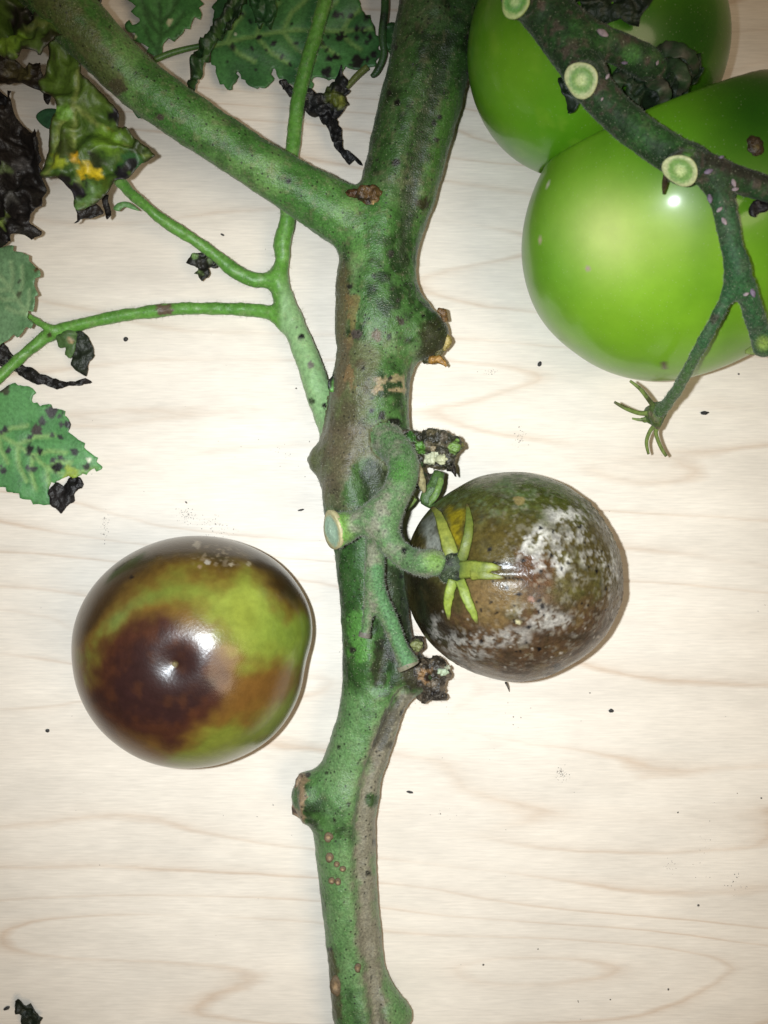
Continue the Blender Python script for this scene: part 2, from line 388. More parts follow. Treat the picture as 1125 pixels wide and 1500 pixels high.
def tomato_shape(cx, cy, zc, outline, zu, zd, shear=(0, 0), sub=6, sq=1.0, low=1.0):
    V, F = ico(sub); th = np.degrees(np.arctan2(V[:, 1], V[:, 0])) % 360; ph = np.arcsin(np.clip(V[:, 2], -1, 1))
    a = np.array([p[0] for p in outline]); r = np.array([p[1] for p in outline], float)
    fine = np.arange(0, 360, 2.0); rr = np.interp(fine, np.r_[a, 360], np.r_[r, r[0]])
    for _ in range(14): rr = (np.roll(rr, 1)+rr*2+np.roll(rr, -1))/4
    Rm = R(np.interp(th, np.r_[fine, 360], np.r_[rr, rr[0]]), zc)
    ch = np.maximum(np.cos(ph), 0)**sq; C = W(cx, cy, zc); sn = np.sin(ph)
    P = np.c_[C[0]+Rm*ch*np.cos(np.radians(th)), C[1]+Rm*ch*np.sin(np.radians(th)), zc+np.where(sn > 0, zu, zd)*sn]
    P[:, 0] += shear[0]*sn; P[:, 1] += shear[1]*sn
    P[:, 2] = np.maximum(P[:, 2], .02+0.02*vnoise(P*.3)-.3)
    return P, F
def surf_z(V, x, y, rad=5):
    px, py = PX(V); m = np.hypot(px-x, py-y) < rad
    return V[m, 2].max() if m.any() else 10.0

# ------------------------------------------------------------------ the tomato vine (stem, branch, stalks, truss)
VO = W(545, 1540, 0)
vine = thing('tomato_vine', VO, 'thick green tomato vine with side branch, diseased leaves and cut nodes', 'vine')
fld = Field((-124, -186, .2), (38, 186, 63), .6)
MAIN = [(670, -130, 25, 64), (655, -30, 24, 64), (628, 100, 22.5, 60), (603, 200, 21.5, 58), (580, 290, 20.5, 55), (560, 350, 20, 55), (550, 420, 19.5, 58), (547, 480, 19, 56), (546, 530, 18.5, 52), (534, 600, 18, 51),
        (527, 680, 18, 56), (532, 750, 17.5, 55), (541, 800, 17, 51), (549, 900, 15.5, 50), (553, 980, 14.5, 50), (541, 1050, 13.5, 46), (525, 1100, 12.5, 45), (510, 1150, 11.5, 46), (504, 1200, 11, 46), (511, 1300, 10, 42), (521, 1400, 9.3, 41), (533, 1490, 9.3, 45), (545, 1560, 9.3, 46), (556, 1620, 9.3, 46)]
fld.chain('main_stem', MAIN, cut0=True, cut1=True)
for c, k in (([(570, 470, 19, 44), (602, 482, 19, 42), (626, 490, 19, 32)], 8), ([(505, 680, 17, 36), (476, 674, 16, 24), (462, 672, 15, 12)], 4),
             ([(500, 1165, 12, 36), (475, 1166, 12, 33), (460, 1167, 12, 33)], 6), ([(550, 1480, 10, 36), (575, 1485, 10, 26), (588, 1486, 10, 16)], 6),
             ([(560, 965, 15, 40), (590, 985, 16, 34), (612, 990, 17, 26)], 6), ([(560, 640, 19, 36), (580, 655, 22, 30)], 5),
             ([(525, 700, 22, 34), (520, 730, 21, 30)], 6), ([(545, 560, 22, 42), (550, 590, 21, 40)], 8)):
    fld.chain('main_stem', c, k)
fld.chain('main_stem', [(470, 1166, 12, 33), (455, 1167, 12, 33), (443, 1168, 12, 34)], 2, cut1=True)
for c, k in (([(690, -60, 36.5, 10), (655, 60, 35.5, 10), (620, 200, 33, 11), (598, 300, 31, 11), (590, 380, 30.5, 9)], 5), ([(560, 850, 27, 10), (566, 940, 25.2, 10), (557, 1000, 24, 7)], 4),
             ([(590, 1010, 20.5, 7), (556, 1090, 19.5, 7), (530, 1180, 18.8, 7), (528, 1290, 17.6, 7), (540, 1400, 16.5, 7), (552, 1500, 17, 7)], 3.0), ([(530, 680, 31, 12), (550, 735, 30, 14)], 4)):
    fld.chain('main_stem', c, k, sub=True)
fld.chain('side_branch', [(550, 342, 20, 48), (485, 305, 23, 43), (400, 254, 28, 36.5), (300, 190, 33, 36), (200, 118, 38, 38), (130, 48, 43, 41), (60, -30, 47, 44), (0, -100, 50, 44)], cut1=True)
fld.chain('leaf_stalk', [(492, 640, 13, 20), (472, 590, 12, 19), (452, 530, 10, 18), (432, 480, 8.5, 17), (412, 430, 7.5, 15), (407, 405, 7.5, 13)])
fld.chain('leaf_stalk', [(406, 410, 7.5, 13), (414, 380, 7.5, 11), (412, 360, 8, 13), (419, 335, 8.5, 12), (423, 290, 9, 12), (428, 220, 9.5, 11), (440, 130, 10, 10.5), (462, 50, 11, 10.5), (482, -20, 12, 10.5), (500, -90, 12, 10)], 2)
fld.chain('leaf_stalk', [(406, 410, 7.5, 9), (372, 410, 8, 11), (342, 396, 9, 10.5), (300, 362, 11, 9), (250, 330, 15, 8.5), (205, 295, 20, 8), (172, 262, 28, 8), (150, 235, 36, 8)], 2)
fld.chain('leaf_stalk', [(418, 477, 8, 10), (395, 458, 7, 10), (350, 453, 6, 9.5), (300, 452, 5.5, 9), (240, 454, 5, 9.5), (150, 468, 5, 9), (80, 487, 5, 9.5), (40, 515, 5, 8.5), (-20, 570, 6, 8)], 2)
fld.chain('leaf_stalk', [(80, 487, 5, 6), (60, 474, 9, 5), (40, 462, 14, 4.5)], 1.5)
fld.chain('truss_stalk', [(562, 640, 26, 24), (590, 674, 35, 23), (586, 712, 41, 22), (560, 755, 43, 24)])
fld.chain('truss_stalk', [(562, 752, 43, 22), (527, 764, 42, 18), (504, 773, 40, 24), (488, 777, 41.6, 28)], cut1=True)
fld.chain('truss_stalk', [(558, 764, 43, 23), (574, 798, 45, 18), (598, 818, 47, 18), (624, 824, 51, 21), (636, 824, 51.5, 20)])
fld.chain('truss_stalk', [(556, 770, 42, 18), (549, 820, 40, 15), (552, 865, 38, 14), (572, 912, 36, 13), (588, 952, 35, 13), (599, 974, 35, 17)], 2, cut1=True)
fld.chain('truss_stalk', [(547, 845, 39, 10), (541, 885, 37, 8.5), (536, 922, 35, 7.5), (534, 932, 35, 10)], 2, cut1=True)
V, F, N, lab, gs = fld.mesh(4.0)
V = V+N*(.22*fbm(V, .22, 3, 5)+.10*fbm(V, .9, 2, 8))[:, None]
N = vnormals(V, F); STEMV = V
px, py = PX(V)
n1 = fbm(V, .09, 4, 11); n2 = fbm(V, .3, 4, 12); n3 = fbm(V, .8, 3, 13); ns = fbm(V*(1, .25, 1), .4, 3, 14)
green, dgreen, lgreen, grey, brown, black = lin(62, 106, 48), lin(32, 58, 24), lin(112, 154, 100), lin(112, 100, 88), lin(84, 74, 50), lin(16, 18, 14)
def stemcol():
    c = np.tile(green, (len(V), 1))
    c = mix(c, sst(-.2, .8, n1+.5*ns), lgreen*.75); c = mix(c, sst(.0, .8, n2-n1*.6), dgreen)
    up = sst(420, 250, py); c = mix(c, up*.7, lin(40, 76, 26)); c = mix(c, up*sst(-.1, .6, n2)*.75, lin(26, 48, 18)); c = mix(c, up*sst(26, 8, pldist(px, py, [(660, 150), (640, 230), (625, 330)])+n2*10)*.6, lin(74, 122, 50))  # upper stem: deeper green, with flash falloff also put into the colour
    c = mix(c, sst(.2, .8, n3+.5*n1)*.35, lin(112, 112, 88))
    low = sst(960, 1060, py); c = mix(c, low*.55*sst(-.6, .5, n1+.4), lin(100, 148, 96))
    w = n2*9
    L = lambda pts, wd, colr, a, s=.55: mix(c, a*sst(wd, wd*s, pldist(px, py, pts)+w+n3*3), colr)
    c = L([(595, 1030), (560, 1090), (540, 1160), (533, 1260), (538, 1350), (546, 1420), (556, 1520)], 24, lin(130, 124, 118), .85, .3)
    c = L([(580, 1030), (562, 1075), (560, 1090)], 10, black, .6)
    c = L([(494, 390), (494, 480), (490, 560)], 24, lin(92, 82, 60), .85)
    c = L([(515, 440), (514, 500)], 9, lin(128, 106, 66), .6); c = L([(513, 545), (515, 570)], 7, lin(146, 114, 66), .8)
    c = L([(555, 558), (585, 555)], 6, lin(160, 145, 115), .75); c = L([(550, 571), (588, 572)], 6, lin(170, 150, 120), .75)
    c = L([(520, 530), (500, 620), (480, 680)], 45, lin(98, 90, 72), .6)
    c = L([(500, 650), (560, 650), (500, 720)], 40, lin(96, 88, 74), .65)
    c = L([(530, 690), (520, 720)], 24, lin(40, 92, 24), .7)
    c = L([(505, 800), (520, 900), (525, 985)], 24, lin(34, 74, 26), .6)
    c = L([(546, 690), (552, 740)], 18, lin(34, 46, 24), .8)  # shade of the hollow beside the truss stalk, painted into the skin
    c = L([(525, 910), (528, 950)], 20, lin(84, 150, 60), .6)
    c = L([(568, 850), (580, 900), (590, 960)], 26, lin(30, 32, 22), .8); c = L([(560, 940), (552, 1000)], 10, lin(40, 38, 30), .8)
    c = L([(612, 990), (600, 960)], 30, lin(45, 38, 30), .9); c = L([(640, 480), (630, 520)], 25, lin(40, 38, 22), .9)
    c = L([(575, 640), (600, 650)], 22, lin(40, 42, 26), .8); c = L([(441, 1140), (438, 1200)], 9, lin(140, 120, 98), .9)
    c = L([(655, 60), (620, 200), (598, 300), (590, 380)], 12, lin(24, 36, 20), .6); c = L([(600, 270), (588, 340), (592, 400)], 9, lin(38, 48, 30), .6); c = L([(470, 660), (465, 690)], 14, lin(86, 96, 70), .6)  # first line paints shade along the carved upper groove
    c = L([(485, 1400), (488, 1500)], 12, lin(70, 62, 44), .8)
    sp = [(582, 148, 6, black), (645, 172, 4, black), (636, 181, 6, lin(22, 26, 24)), (580, 238, 6, lin(30, 28, 24)), (571, 372, 6, lin(48, 50, 46)), (555, 387, 7, lin(66, 70, 70)), (587, 470, 7, lin(50, 50, 40)), (553, 387, 5, lin(40, 46, 40)),
          (553, 492, 8, lin(96, 86, 70)), (558, 607, 7, black), (578, 620, 9, black), (545, 583, 3, black), (545, 601, 4, black), (570, 493, 5, lin(60, 70, 66)), (620, 300, 10, lin(50, 52, 30)), (628, 390, 6, lin(96, 96, 90)), (546, 1172, 10, lin(50, 80, 40)), (523, 490, 7, lin(70, 66, 64))]
    for _ in range(70):
        i = rng.integers(0, len(V)); sp.append((px[i], py[i], rng.uniform(1.5, 4.5), black*rng.uniform(1, 5)))
    return spots(px, py, c, sp, V)
cm = stemcol()
cb = np.tile(lin(66, 122, 50), (len(V), 1)); cb = mix(cb, sst(-.3, .6, n1), lin(98, 148, 78)); cb = mix(cb, sst(0, .7, n2)*.6, lin(52, 92, 40)); cb = mix(cb, sst(.1, .9, n3)*.35, lin(130, 126, 104))
cb = mix(cb, sst(30, 12, pldist(px, py, [(60, -30), (160, 120)])+n2*14)*.6, lin(92, 88, 60))
cb = spots(px, py, cb, [(422, 265, 4, black), (170, 130, 12, lin(80, 80, 60)), (235, 172, 5, lin(80, 76, 70))], V)
cm = mix(cm, sst(75, 15, pldist(px, py, [(470, 295), (530, 335)])+n2*20), np.array(cb))
cp = np.tile(lin(96, 152, 62), (len(V), 1)); cp = mix(cp, sst(-.3, .7, n1)*.7, lin(72, 128, 46)); cp = mix(cp, sst(395, 440, py)*sst(404, 416, px), lin(138, 178, 124)); cp = mix(cp, sst(.2, .9, n3)*.3, lin(150, 170, 120))
cp = spots(px, py, cp, [(241, 454, 10, lin(96, 82, 66)), (441, 493, 4, black), (436, 480, 3, lin(50, 60, 40)), (73, 491, 4, lin(60, 60, 30)), (455, 587, 5, lin(60, 80, 50)), (475, 594, 3, black), (455, 535, 5, lin(110, 110, 100))], V)
ct = np.tile(lin(84, 118, 74), (len(V), 1)); ct = mix(ct, sst(-.4, .8, n2+.6*n3)*.85, lin(126, 126, 112)); ct = mix(ct, sst(.1, .8, n1)*.5, lin(72, 116, 58))
ct = mix(ct, sst(24, 4, np.hypot(px-636, py-822)), lin(104, 140, 62)); ct = mix(ct, sst(24, 5, pldist(px, py, [(497, 755), (501, 798)])+n2*5), lin(104, 150, 62)); ct = mix(ct, sst(13, 6, pldist(px, py, [(553, 835), (560, 870), (597, 970)])), lin(78, 122, 78)); ct = mix(ct, sst(24, 10, np.hypot(px-582, py-690)), lin(74, 124, 56))
ct = spots(px, py, ct, [(592, 805, 5, black), (560, 700, 6, lin(90, 86, 80))], V)
cols = {'main_stem': cm, 'side_branch': cb, 'leaf_stalk': cp, 'truss_stalk': ct}
mats = {'main_stem': M_stem, 'side_branch': M_stem, 'leaf_stalk': M_pet, 'truss_stalk': M_truss}
VP = {}
for gi, g in enumerate(gs):
    v, f, n, u = submesh(V, F, N, lab == gi); VP[g] = (link(g, v, f, mats[g], vine, VO, cols[g][u], nrm=n), v, n)
VP['side_branch'][0]['label'] = 'lighter green side branch rising from the main stem'
VP['leaf_stalk'][0]['label'] = 'thin pale green leaf stalk forking beside the main stem'
VP['truss_stalk'][0]['label'] = 'dusty grey-green fruit truss stalk with cut ends'
for g, ct_, lo, hi, cc in (('main_stem', 16000, .35, 1.0, (.34, .36, .26)), ('side_branch', 7000, .3, .8, (.36, .38, .26)), ('leaf_stalk', 2600, .5, 1.7, (.5, .55, .36)), ('truss_stalk', 9000, .3, .85, (.36, .36, .3))):
    hairs(VP[g][1], VP[g][2], ct_, lo, hi, M_hair, VP[g][0], VO, np.array(cc)*.75, .034)

def cutf(ctr, n, r, parent, org, asp=1.0, cols3=None, name='cut_face', seed=0):
    n = np.array(n, float); n /= np.linalg.norm(n); s = np.cross(n, (0, 0, 1.)); s = s/np.linalg.norm(s) if np.linalg.norm(s) > .05 else np.array([1., 0, 0]); u = np.cross(s, n)
    rim, flesh, core = cols3 or (lin(186, 190, 140), lin(112, 150, 72), lin(186, 200, 136)); V = [np.zeros(3)]; C = [core]; seg = 40; rr = np.linspace(.06, 1, 16)
    for q in rr:
        for k in range(seg):
            a = 2*math.pi*k/seg; wv = 1+.07*math.sin(2*a+seed)+.05*math.sin(3*a+1+seed); jit = rng.normal(0, .02)
            V.append(s*math.cos(a)*q*r*wv+u*math.sin(a)*q*r*asp*wv+n*(.25*(1-q**6)-.12*math.exp(-((q-.55)/.2)**2)+jit))
            t = q*wv+rng.normal(0, .045); k1 = float(sst(.12, .5, np.float64(t))); k2 = float(sst(.62, .9, np.float64(t)))
            c = core*(1-k1)+flesh*k1; c = c*(1-k2)+rim*k2
            C.append(c*rng.uniform(.85, 1.1))
    F = [(0, 1+k, 1+(k+1) % seg) for k in range(seg)]
    for i in range(15):
        for k in range(seg): F.append((1+i*seg+k, 1+(i+1)*seg+k, 1+(i+1)*seg+(k+1) % seg, 1+i*seg+(k+1) % seg))
    b0 = 1+15*seg; nb = len(V)
    for k in range(seg): V.append(V[b0+k]*.96-n*1.2); C.append(rim*.7)
    for k in range(seg): F.append((b0+k, nb+k, nb+(k+1) % seg, b0+(k+1) % seg))
    return link(name, np.array(V)+ctr, F, M_cut, parent, org, np.array(C))
TS = VP['truss_stalk'][0]
ne_ = W(488, 777, 41.6)-W(504, 773, 40); cutf(W(488, 777, 41.6)+ne_/np.linalg.norm(ne_)*.35, ne_, R(29, 41), TS, VO, asp=.95, cols3=(lin(170, 160, 120), lin(150, 175, 150), lin(170, 195, 170)))
cutf(W(599.5, 976, 35), W(599, 974, 32)-W(588, 952, 32), R(17, 32), TS, VO, cols3=(lin(130, 125, 105), lin(150, 150, 120), lin(120, 110, 90)))
cutf(W(534, 933, 35), W(534, 932, 33)-W(536, 922, 33), R(9, 33), TS, VO, cols3=(lin(110, 105, 95), lin(120, 110, 100), lin(90, 80, 70)))
MS = VP['main_stem'][0]
# lenticel scars on the lower stem, bud in the axil, dried stub ends
def dome(x, y, r, cols2, name, parent, org, V0=None, asp=1.3, hgt=.6, seed=0, m=M_crumb):
    z = surf_z(STEMV if V0 is None else V0, x, y, 4); v, f = ico(3); rm = R(r, z)
    P = v*(rm, rm*asp, rm*hgt); P[:, 2] -= rm*.55*np.exp(-((np.hypot(v[:, 0], v[:, 1]))/.4)**2)*(v[:, 2] > 0)
    P *= (1+.14*fbm(P+seed*9, .8, 2, seed))[:, None]; P += W(x, y, z); c = np.tile(cols2[0], (len(P), 1)); c = mix(c, sst(.55, .25, np.hypot(v[:, 0], v[:, 1])), cols2[1])
    return link(name, P, f, m, parent, org, c)
for i, (x, y, r, a) in enumerate([(481, 1226, 7, 1), (483, 1256, 6.5, 1.1), (493.5, 1266, 4.6, 1), (502, 1273, 5, .9), (486, 1290, 5, 1), (495, 1292, 5, 1.2), (524, 1418, 5, 1.3), (492, 1444, 9, 1.7)]):
    dome(x, y, r, (lin(92, 76, 54), lin(140, 116, 86)), 'scar_bump', MS, VO, asp=a, seed=i)
v, f = lump(W(540, 286, surf_z(STEMV, 540, 286, 5)-.2), (3.6, 3.0, 2.4), .4, .5, 4, 3); c = np.tile(lin(84, 62, 34), (len(v), 1)); c = mix(c, sst(-.1, .6, fbm(v, .7, 3, 2)), lin(40, 28, 16)); c = mix(c, sst(6, 2, np.hypot(*(np.array(PX(v))-np.array([[548], [298]])))), lin(170, 140, 90))
link('bud', v, f, M_rot, vine, VO, c)
v, f = lump(W(523, 284, surf_z(STEMV, 523, 286, 6)-.1), (3.4, 1.5, 1.8), .3, .6, 3, 4); link('bud_scale', v, f, M_rot, vine, VO, np.tile(lin(70, 46, 24), (len(v), 1)))
cutf(W(441.5, 1168, 12), (-1, .05, .3), R(33, 12), MS, VO, cols3=(lin(120, 100, 78), lin(150, 130, 106), lin(100, 82, 64)))
v, f = tube(pt([(441, 1136, 15, 3), (436, 1150, 14, 5), (437, 1170, 13, 6), (433, 1186, 13, 6), (441, 1196, 13, 4), (450, 1203, 13, 3)]), 8); v = v+.35*np.c_[fbm(v, .7, 3, 1), fbm(v, .7, 3, 2), fbm(v, .7, 3, 3)]
link('dried_stub_end', v, f, M_crumb, MS, VO, mix(np.tile(lin(136, 116, 94), (len(v), 1)), sst(0, .5, fbm(v, .5, 3, 6)), lin(62, 48, 38)))
for k, (c4, cl) in enumerate([([(648, 488, 21, 6), (654, 500, 21, 8), (650, 512, 20, 5)], (150, 132, 74)), ([(628, 528, 19, 5), (645, 528, 20, 6), (654, 536, 20, 3)], (142, 104, 46)), ([(640, 455, 22, 4), (651, 458, 22, 5), (652, 470, 21, 5)], (96, 70, 40))]):
    v, f = tube(pt(c4), 7, .6); v = v+.4*np.c_[fbm(v, .6, 3, 1), fbm(v, .6, 3, 2), fbm(v, .6, 3, 3)]; link('stub_splinter', v, f, M_rot, MS, VO, np.tile(lin(*cl), (len(v), 1)))

# rotted nodes
def blobs(name, lst, label, seed, parent, org, c1, c2, h=.34, amp=.55, m=M_rot, extra=()):
    P = np.array([[*W(x, y, z), R(r, z)] for x, y, z, r in lst]); lo = (P[:, :3]-P[:, 3:]).min(0)-2; hi = (P[:, :3]+P[:, 3:]).max(0)+2
    n = np.ceil((hi-lo)/h).astype(int); ax = [lo[i]+h*np.arange(n[i]) for i in range(3)]; G = np.stack(np.meshgrid(*ax, indexing='ij'), -1); d = np.full(n, 50.)
    for p in P: d = smin(d, np.linalg.norm(G-p[:3], axis=-1)-p[3], .8)
    d += (amp*fbm(G.reshape(-1, 3), .45, 4, seed, .6)).reshape(d.shape); d[[0, -1]] = 9; d[:, [0, -1]] = 9; d[:, :, [0, -1]] = 9
    v, f = surface_nets(d, lo, h); nn = fbm(v, .5, 4, seed+5); c = np.tile(c1, (len(v), 1)); c = mix(c, sst(-.05, .5, nn), c2); px, py = PX(v)
    c = spots(px, py, c, extra, v, seed); o = link(name, v, f, m, parent, org, c); o['label'] = label; return o, v
blobs('stub_end', [(632, 466, 20, 10), (642, 476, 20, 10), (645, 494, 20, 9), (640, 512, 19, 11), (628, 524, 18, 9), (632, 492, 23, 9)], 'dark ragged stub where a side shoot broke off', 77, MS, VO, lin(46, 44, 26), lin(84, 80, 46), amp=.7, extra=[(632, 490, 8, lin(14, 14, 18)), (638, 500, 6, lin(16, 16, 20)), (648, 462, 6, lin(96, 70, 40)), (620, 470, 8, lin(70, 92, 40))])
o1, rv1 = blobs('rotted_node', [(588, 648, 24, 17), (605, 648, 26, 18), (628, 645, 27, 17), (650, 648, 27, 16), (664, 652, 27, 13), (655, 672, 26, 12), (612, 672, 25, 16), (640, 668, 24, 18), (598, 690, 24, 17), (615, 700, 23, 14)], 'dark rotted truss node with pale exposed pith', 41, vine, VO, lin(40, 38, 28), lin(82, 74, 54), amp=.8,
            extra=[(615, 655, 10, lin(70, 110, 40)), (668, 655, 9, lin(100, 130, 60)), (600, 640, 9, lin(44, 80, 30)), (650, 640, 7, lin(90, 80, 66)), (608, 690, 14, lin(50, 90, 36)), (664, 682, 7, black)])
o2, rv2 = blobs('rotted_node', [(600, 958, 18, 14), (612, 985, 18, 24), (630, 1000, 17, 22), (640, 978, 18, 17), (622, 1016, 15, 13), (640, 1018, 13, 10), (648, 1020, 12, 7), (610, 945, 19, 12), (650, 985, 17, 11), (594, 985, 17, 20)], 'dark rotted leaf scar low on the main stem', 57, vine, VO, lin(48, 42, 34), lin(96, 84, 68), amp=.8,
            extra=[(622, 990, 11, lin(120, 92, 60)), (628, 992, 6, lin(40, 28, 20)), (612, 948, 9, lin(110, 116, 70)), (640, 1020, 10, lin(30, 24, 20))])
for k, (x, y, r, V0, par, cl) in enumerate([(634, 669, 11, rv1, o1, (190, 192, 160)), (650, 673, 8, rv1, o1, (186, 186, 150)), (634, 657, 5, rv1, o1, (140, 126, 100)), (648, 984, 8, rv2, o2, (176, 190, 160)), (656, 978, 5, rv2, o2, (160, 160, 136)), (612, 946, 8, rv2, o2, (128, 132, 84))]):
    v, f = lump(W(x, y, surf_z(V0, x, y, 6)-.3), (R(r, 25), R(r*.7, 25), R(r*.6, 25)), .8, .9, 4, k); link('pith', v, f, M_cut, par, VO, np.tile(lin(*cl)*.8, (len(v), 1)))
for k, (c4, cl, fl_) in enumerate([([(608, 672, 30, 4), (612, 690, 30, 8), (618, 708, 29, 7), (621, 722, 28, 2)], (150, 148, 112), .5), ([(644, 692, 24, 8), (638, 712, 25, 12), (626, 730, 25, 11), (634, 742, 25, 5)], (66, 100, 44), .35), ([(646, 700, 26, 4), (642, 716, 27, 6), (634, 732, 27, 5), (628, 742, 27, 2)], (100, 138, 66), .4), ([(606, 728, 22, 8), (596, 740, 22, 7), (588, 749, 22, 4)], (120, 150, 74), .5), ([(658, 690, 25, 3), (662, 680, 26, 5), (667, 697, 25, 2)], (30, 24, 20), .6), ([(665, 648, 27, 4), (675, 652, 27, 5), (681, 657, 26, 2)], (96, 100, 50), .5), ([(600, 632, 27, 3), (585, 636, 26, 5), (575, 641, 26, 4)], (60, 54, 44), .5)]):
    v, f = tube(pt(c4), 8, fl_); v = v+.3*np.c_[fbm(v, .5, 3, 1), fbm(v, .5, 3, 2), fbm(v, .5, 3, 3)]; cc = mix(np.tile(lin(*cl), (len(v), 1)), sst(.1, .7, fbm(v, .5, 3, 9))*.6, lin(*cl)*.4)
    link('bract', v, f, M_stem, vine, VO, cc)
hairs(rv1, (rv1-rv1.mean(0))/np.linalg.norm(rv1-rv1.mean(0), axis=1)[:, None], 1500, .4, 1.3, M_hair, o1, VO, np.array((.2, .18, .13)), .04)
hairs(rv2, (rv2-rv2.mean(0))/np.linalg.norm(rv2-rv2.mean(0), axis=1)[:, None], 1500, .4, 1.3, M_hair, o2, VO, np.array((.16, .14, .11)), .04)

# ------------------------------------------------------------------ leaves of the vine
def lcol(base, vein, var, sp=(), dead=None, deadc=lin(24, 20, 18), seed=0, edge=None):
    def f(px, py, dv, de, V):
        c = np.tile(lin(*base), (len(px), 1)); c = mix(c, sst(-.3, .7, fbm(V, .12, 3, seed)), lin(*var)); c = mix(c, sst(5, 1.2, dv)*.85, lin(*vein))
        if edge is not None: c = mix(c, sst(.9, .2, de+.3*fbm(V, .3, 2, 5)), edge)
        c = spots(px, py, c, sp, V, seed)
        if dead is not None:
            for poly in dead: c = mix(c, sst(3, -3, polysd(px, py, poly)+5*fbm(V, .4, 3, 6)), mix(np.tile(deadc, (len(px), 1)), sst(0, .6, fbm(V, .5, 3, 4)), deadc*2.2))
        return c
    return f
def rsp(n, box, r0, r1, cl, seed):
    q = np.random.default_rng(seed); return [(q.uniform(box[0], box[2]), q.uniform(box[1], box[3]), q.uniform(r0, r1), lin(*cl)*q.uniform(.5, 1.6)) for _ in range(n)]
DK = (22, 24, 22)
v1 = sidevein([(312, 66), (370, 54), (450, 44), (552, 42)], [.12, .28, .45, .62, .78], 58, [50, 62, 62, 55, 40])
leaf('leaf', [(310, 24), (316, 46), (306, 62), (309, 80), (316, 108), (332, 131), (346, 124), (348, 104), (362, 124), (386, 130), (399, 116), (400, 99), (410, 112), (426, 122), (442, 123), (456, 131), (462, 112), (478, 114), (494, 117), (504, 100), (524, 103), (550, 95), (556, 72), (549, 42), (532, 14), (505, -25), (440, -45), (360, -35), (322, -8)], 5, lcol((64, 114, 62), (104, 140, 78), (48, 92, 50), rsp(34, (470, 20, 550, 100), 2, 5.5, DK, 1)+rsp(22, (330, 0, 470, 110), 1.5, 4, DK, 2)+[(340, 68, 5, lin(30, 36, 30)), (478, 108, 8, lin(20, 20, 20)), (524, 92, 9, lin(20, 22, 16)), (346, 50, 2, lin(190, 200, 180))], seed=3), M_leaf, vine, VO, veins=v1, vdep=.7, namp=1.2, rag=.3, ser=1.0, label='broad spotted green leaf lying under the leaf stalk', seed=3)
v2 = sidevein([(228, 84), (236, 45), (234, 5)], [.2, .45, .7], 50, [42, 46, 40])
leaf('leaf', [(228, 84), (212, 68), (198, 54), (186, 44), (187, 33), (204, 30), (196, 15), (188, -12), (215, -40), (262, -38), (288, -12), (297, 18), (282, 34), (268, 50), (246, 60), (236, 74)], 6, lcol((70, 124, 66), (48, 84, 44), (56, 108, 56), [(248, 32, 4, lin(186, 190, 160)), (199, 53, 2, lin(190, 196, 170))], seed=6), M_leaf, vine, VO, veins=v2, slope=(0, -.01), rag=.3, ser=2.0, label='small plain green leaf above the side branch', seed=6)
v, f = tube(pt([(226, 88, 6, 4.5), (250, 78, 6, 4.5), (280, 70, 6, 4), (312, 64, 6, 4)]), 9); link('leaf_stem', v, f, M_pet, vine, VO, np.tile(lin(74, 112, 50), (len(v), 1)))
leaf('curled_leaf', [(362, -12), (340, -20), (322, 26), (298, 58), (283, 84), (274, 116), (281, 136), (290, 112), (304, 86), (322, 58), (346, 34)], 14, lcol((34, 62, 30), (60, 92, 44), (22, 40, 22), seed=8), M_leaf, vine, VO, veins=[[(350, -5), (312, 60), (280, 126)]], crump=2.2, cfreq=.3, vdep=2.0, label='narrow dark leaf rolled up on itself', seed=8, slope=(.02, 0))
leaf('curled_leaf', [(368, -15), (400, -15), (408, 10), (403, 30), (394, 44), (386, 36), (378, 40), (370, 20)], 13, lcol((38, 76, 40), (54, 96, 50), (26, 50, 28), seed=9), M_leaf, vine, VO, crump=2.4, cfreq=.3, label='pleated dark green leaf tip over the broad leaf', seed=9)
leaf('dead_leaf', [(410, 124), (421, 122), (436, 134), (452, 130), (466, 136), (480, 128), (492, 118), (499, 98), (506, 116), (514, 130), (505, 142), (513, 154), (502, 164), (493, 174), (500, 192), (503, 212), (515, 226), (532, 238), (510, 233), (496, 220), (488, 204), (474, 184), (466, 172), (450, 165), (438, 150), (426, 142)], 7, lcol((26, 26, 26), (40, 40, 36), (16, 16, 18), [(490, 142, 14, lin(70, 78, 26)), (503, 150, 7, lin(110, 116, 50)), (480, 133, 10, lin(48, 58, 26))], seed=10), M_dead, vine, VO, crump=1.8, cfreq=.28, rag=.4, label='black shrivelled leaf hanging by the main stem', seed=10)
v, f = tube(pt([(563, -40, 12, 6), (564, 10, 12, 6), (560, 50, 11, 6), (562, 80, 10, 5), (552, 104, 9, 5), (544, 112, 9, 3)]), 9, .6); link('leaf_stem', v, f, M_pet, vine, VO, mix(np.tile(lin(50, 84, 40), (len(v), 1)), sst(0, .5, fbm(v, .2, 3, 3)), lin(30, 44, 26)))
v, f = tube(pt([(508, 128, 6, 4), (522, 112, 6, 5), (538, 98, 6, 5)]), 8); link('leaf_stem', v, f, M_pet, vine, VO, np.tile(lin(92, 104, 50), (len(v), 1)))
leaf('leaf', [(566, 38), (584, 36), (590, 60), (578, 88), (566, 70)], 9, lcol((40, 84, 36), (60, 100, 50), (30, 60, 30), seed=12), M_leaf, vine, VO, crump=1.0, label='small green leaf scrap tucked beside the main stem', seed=12)
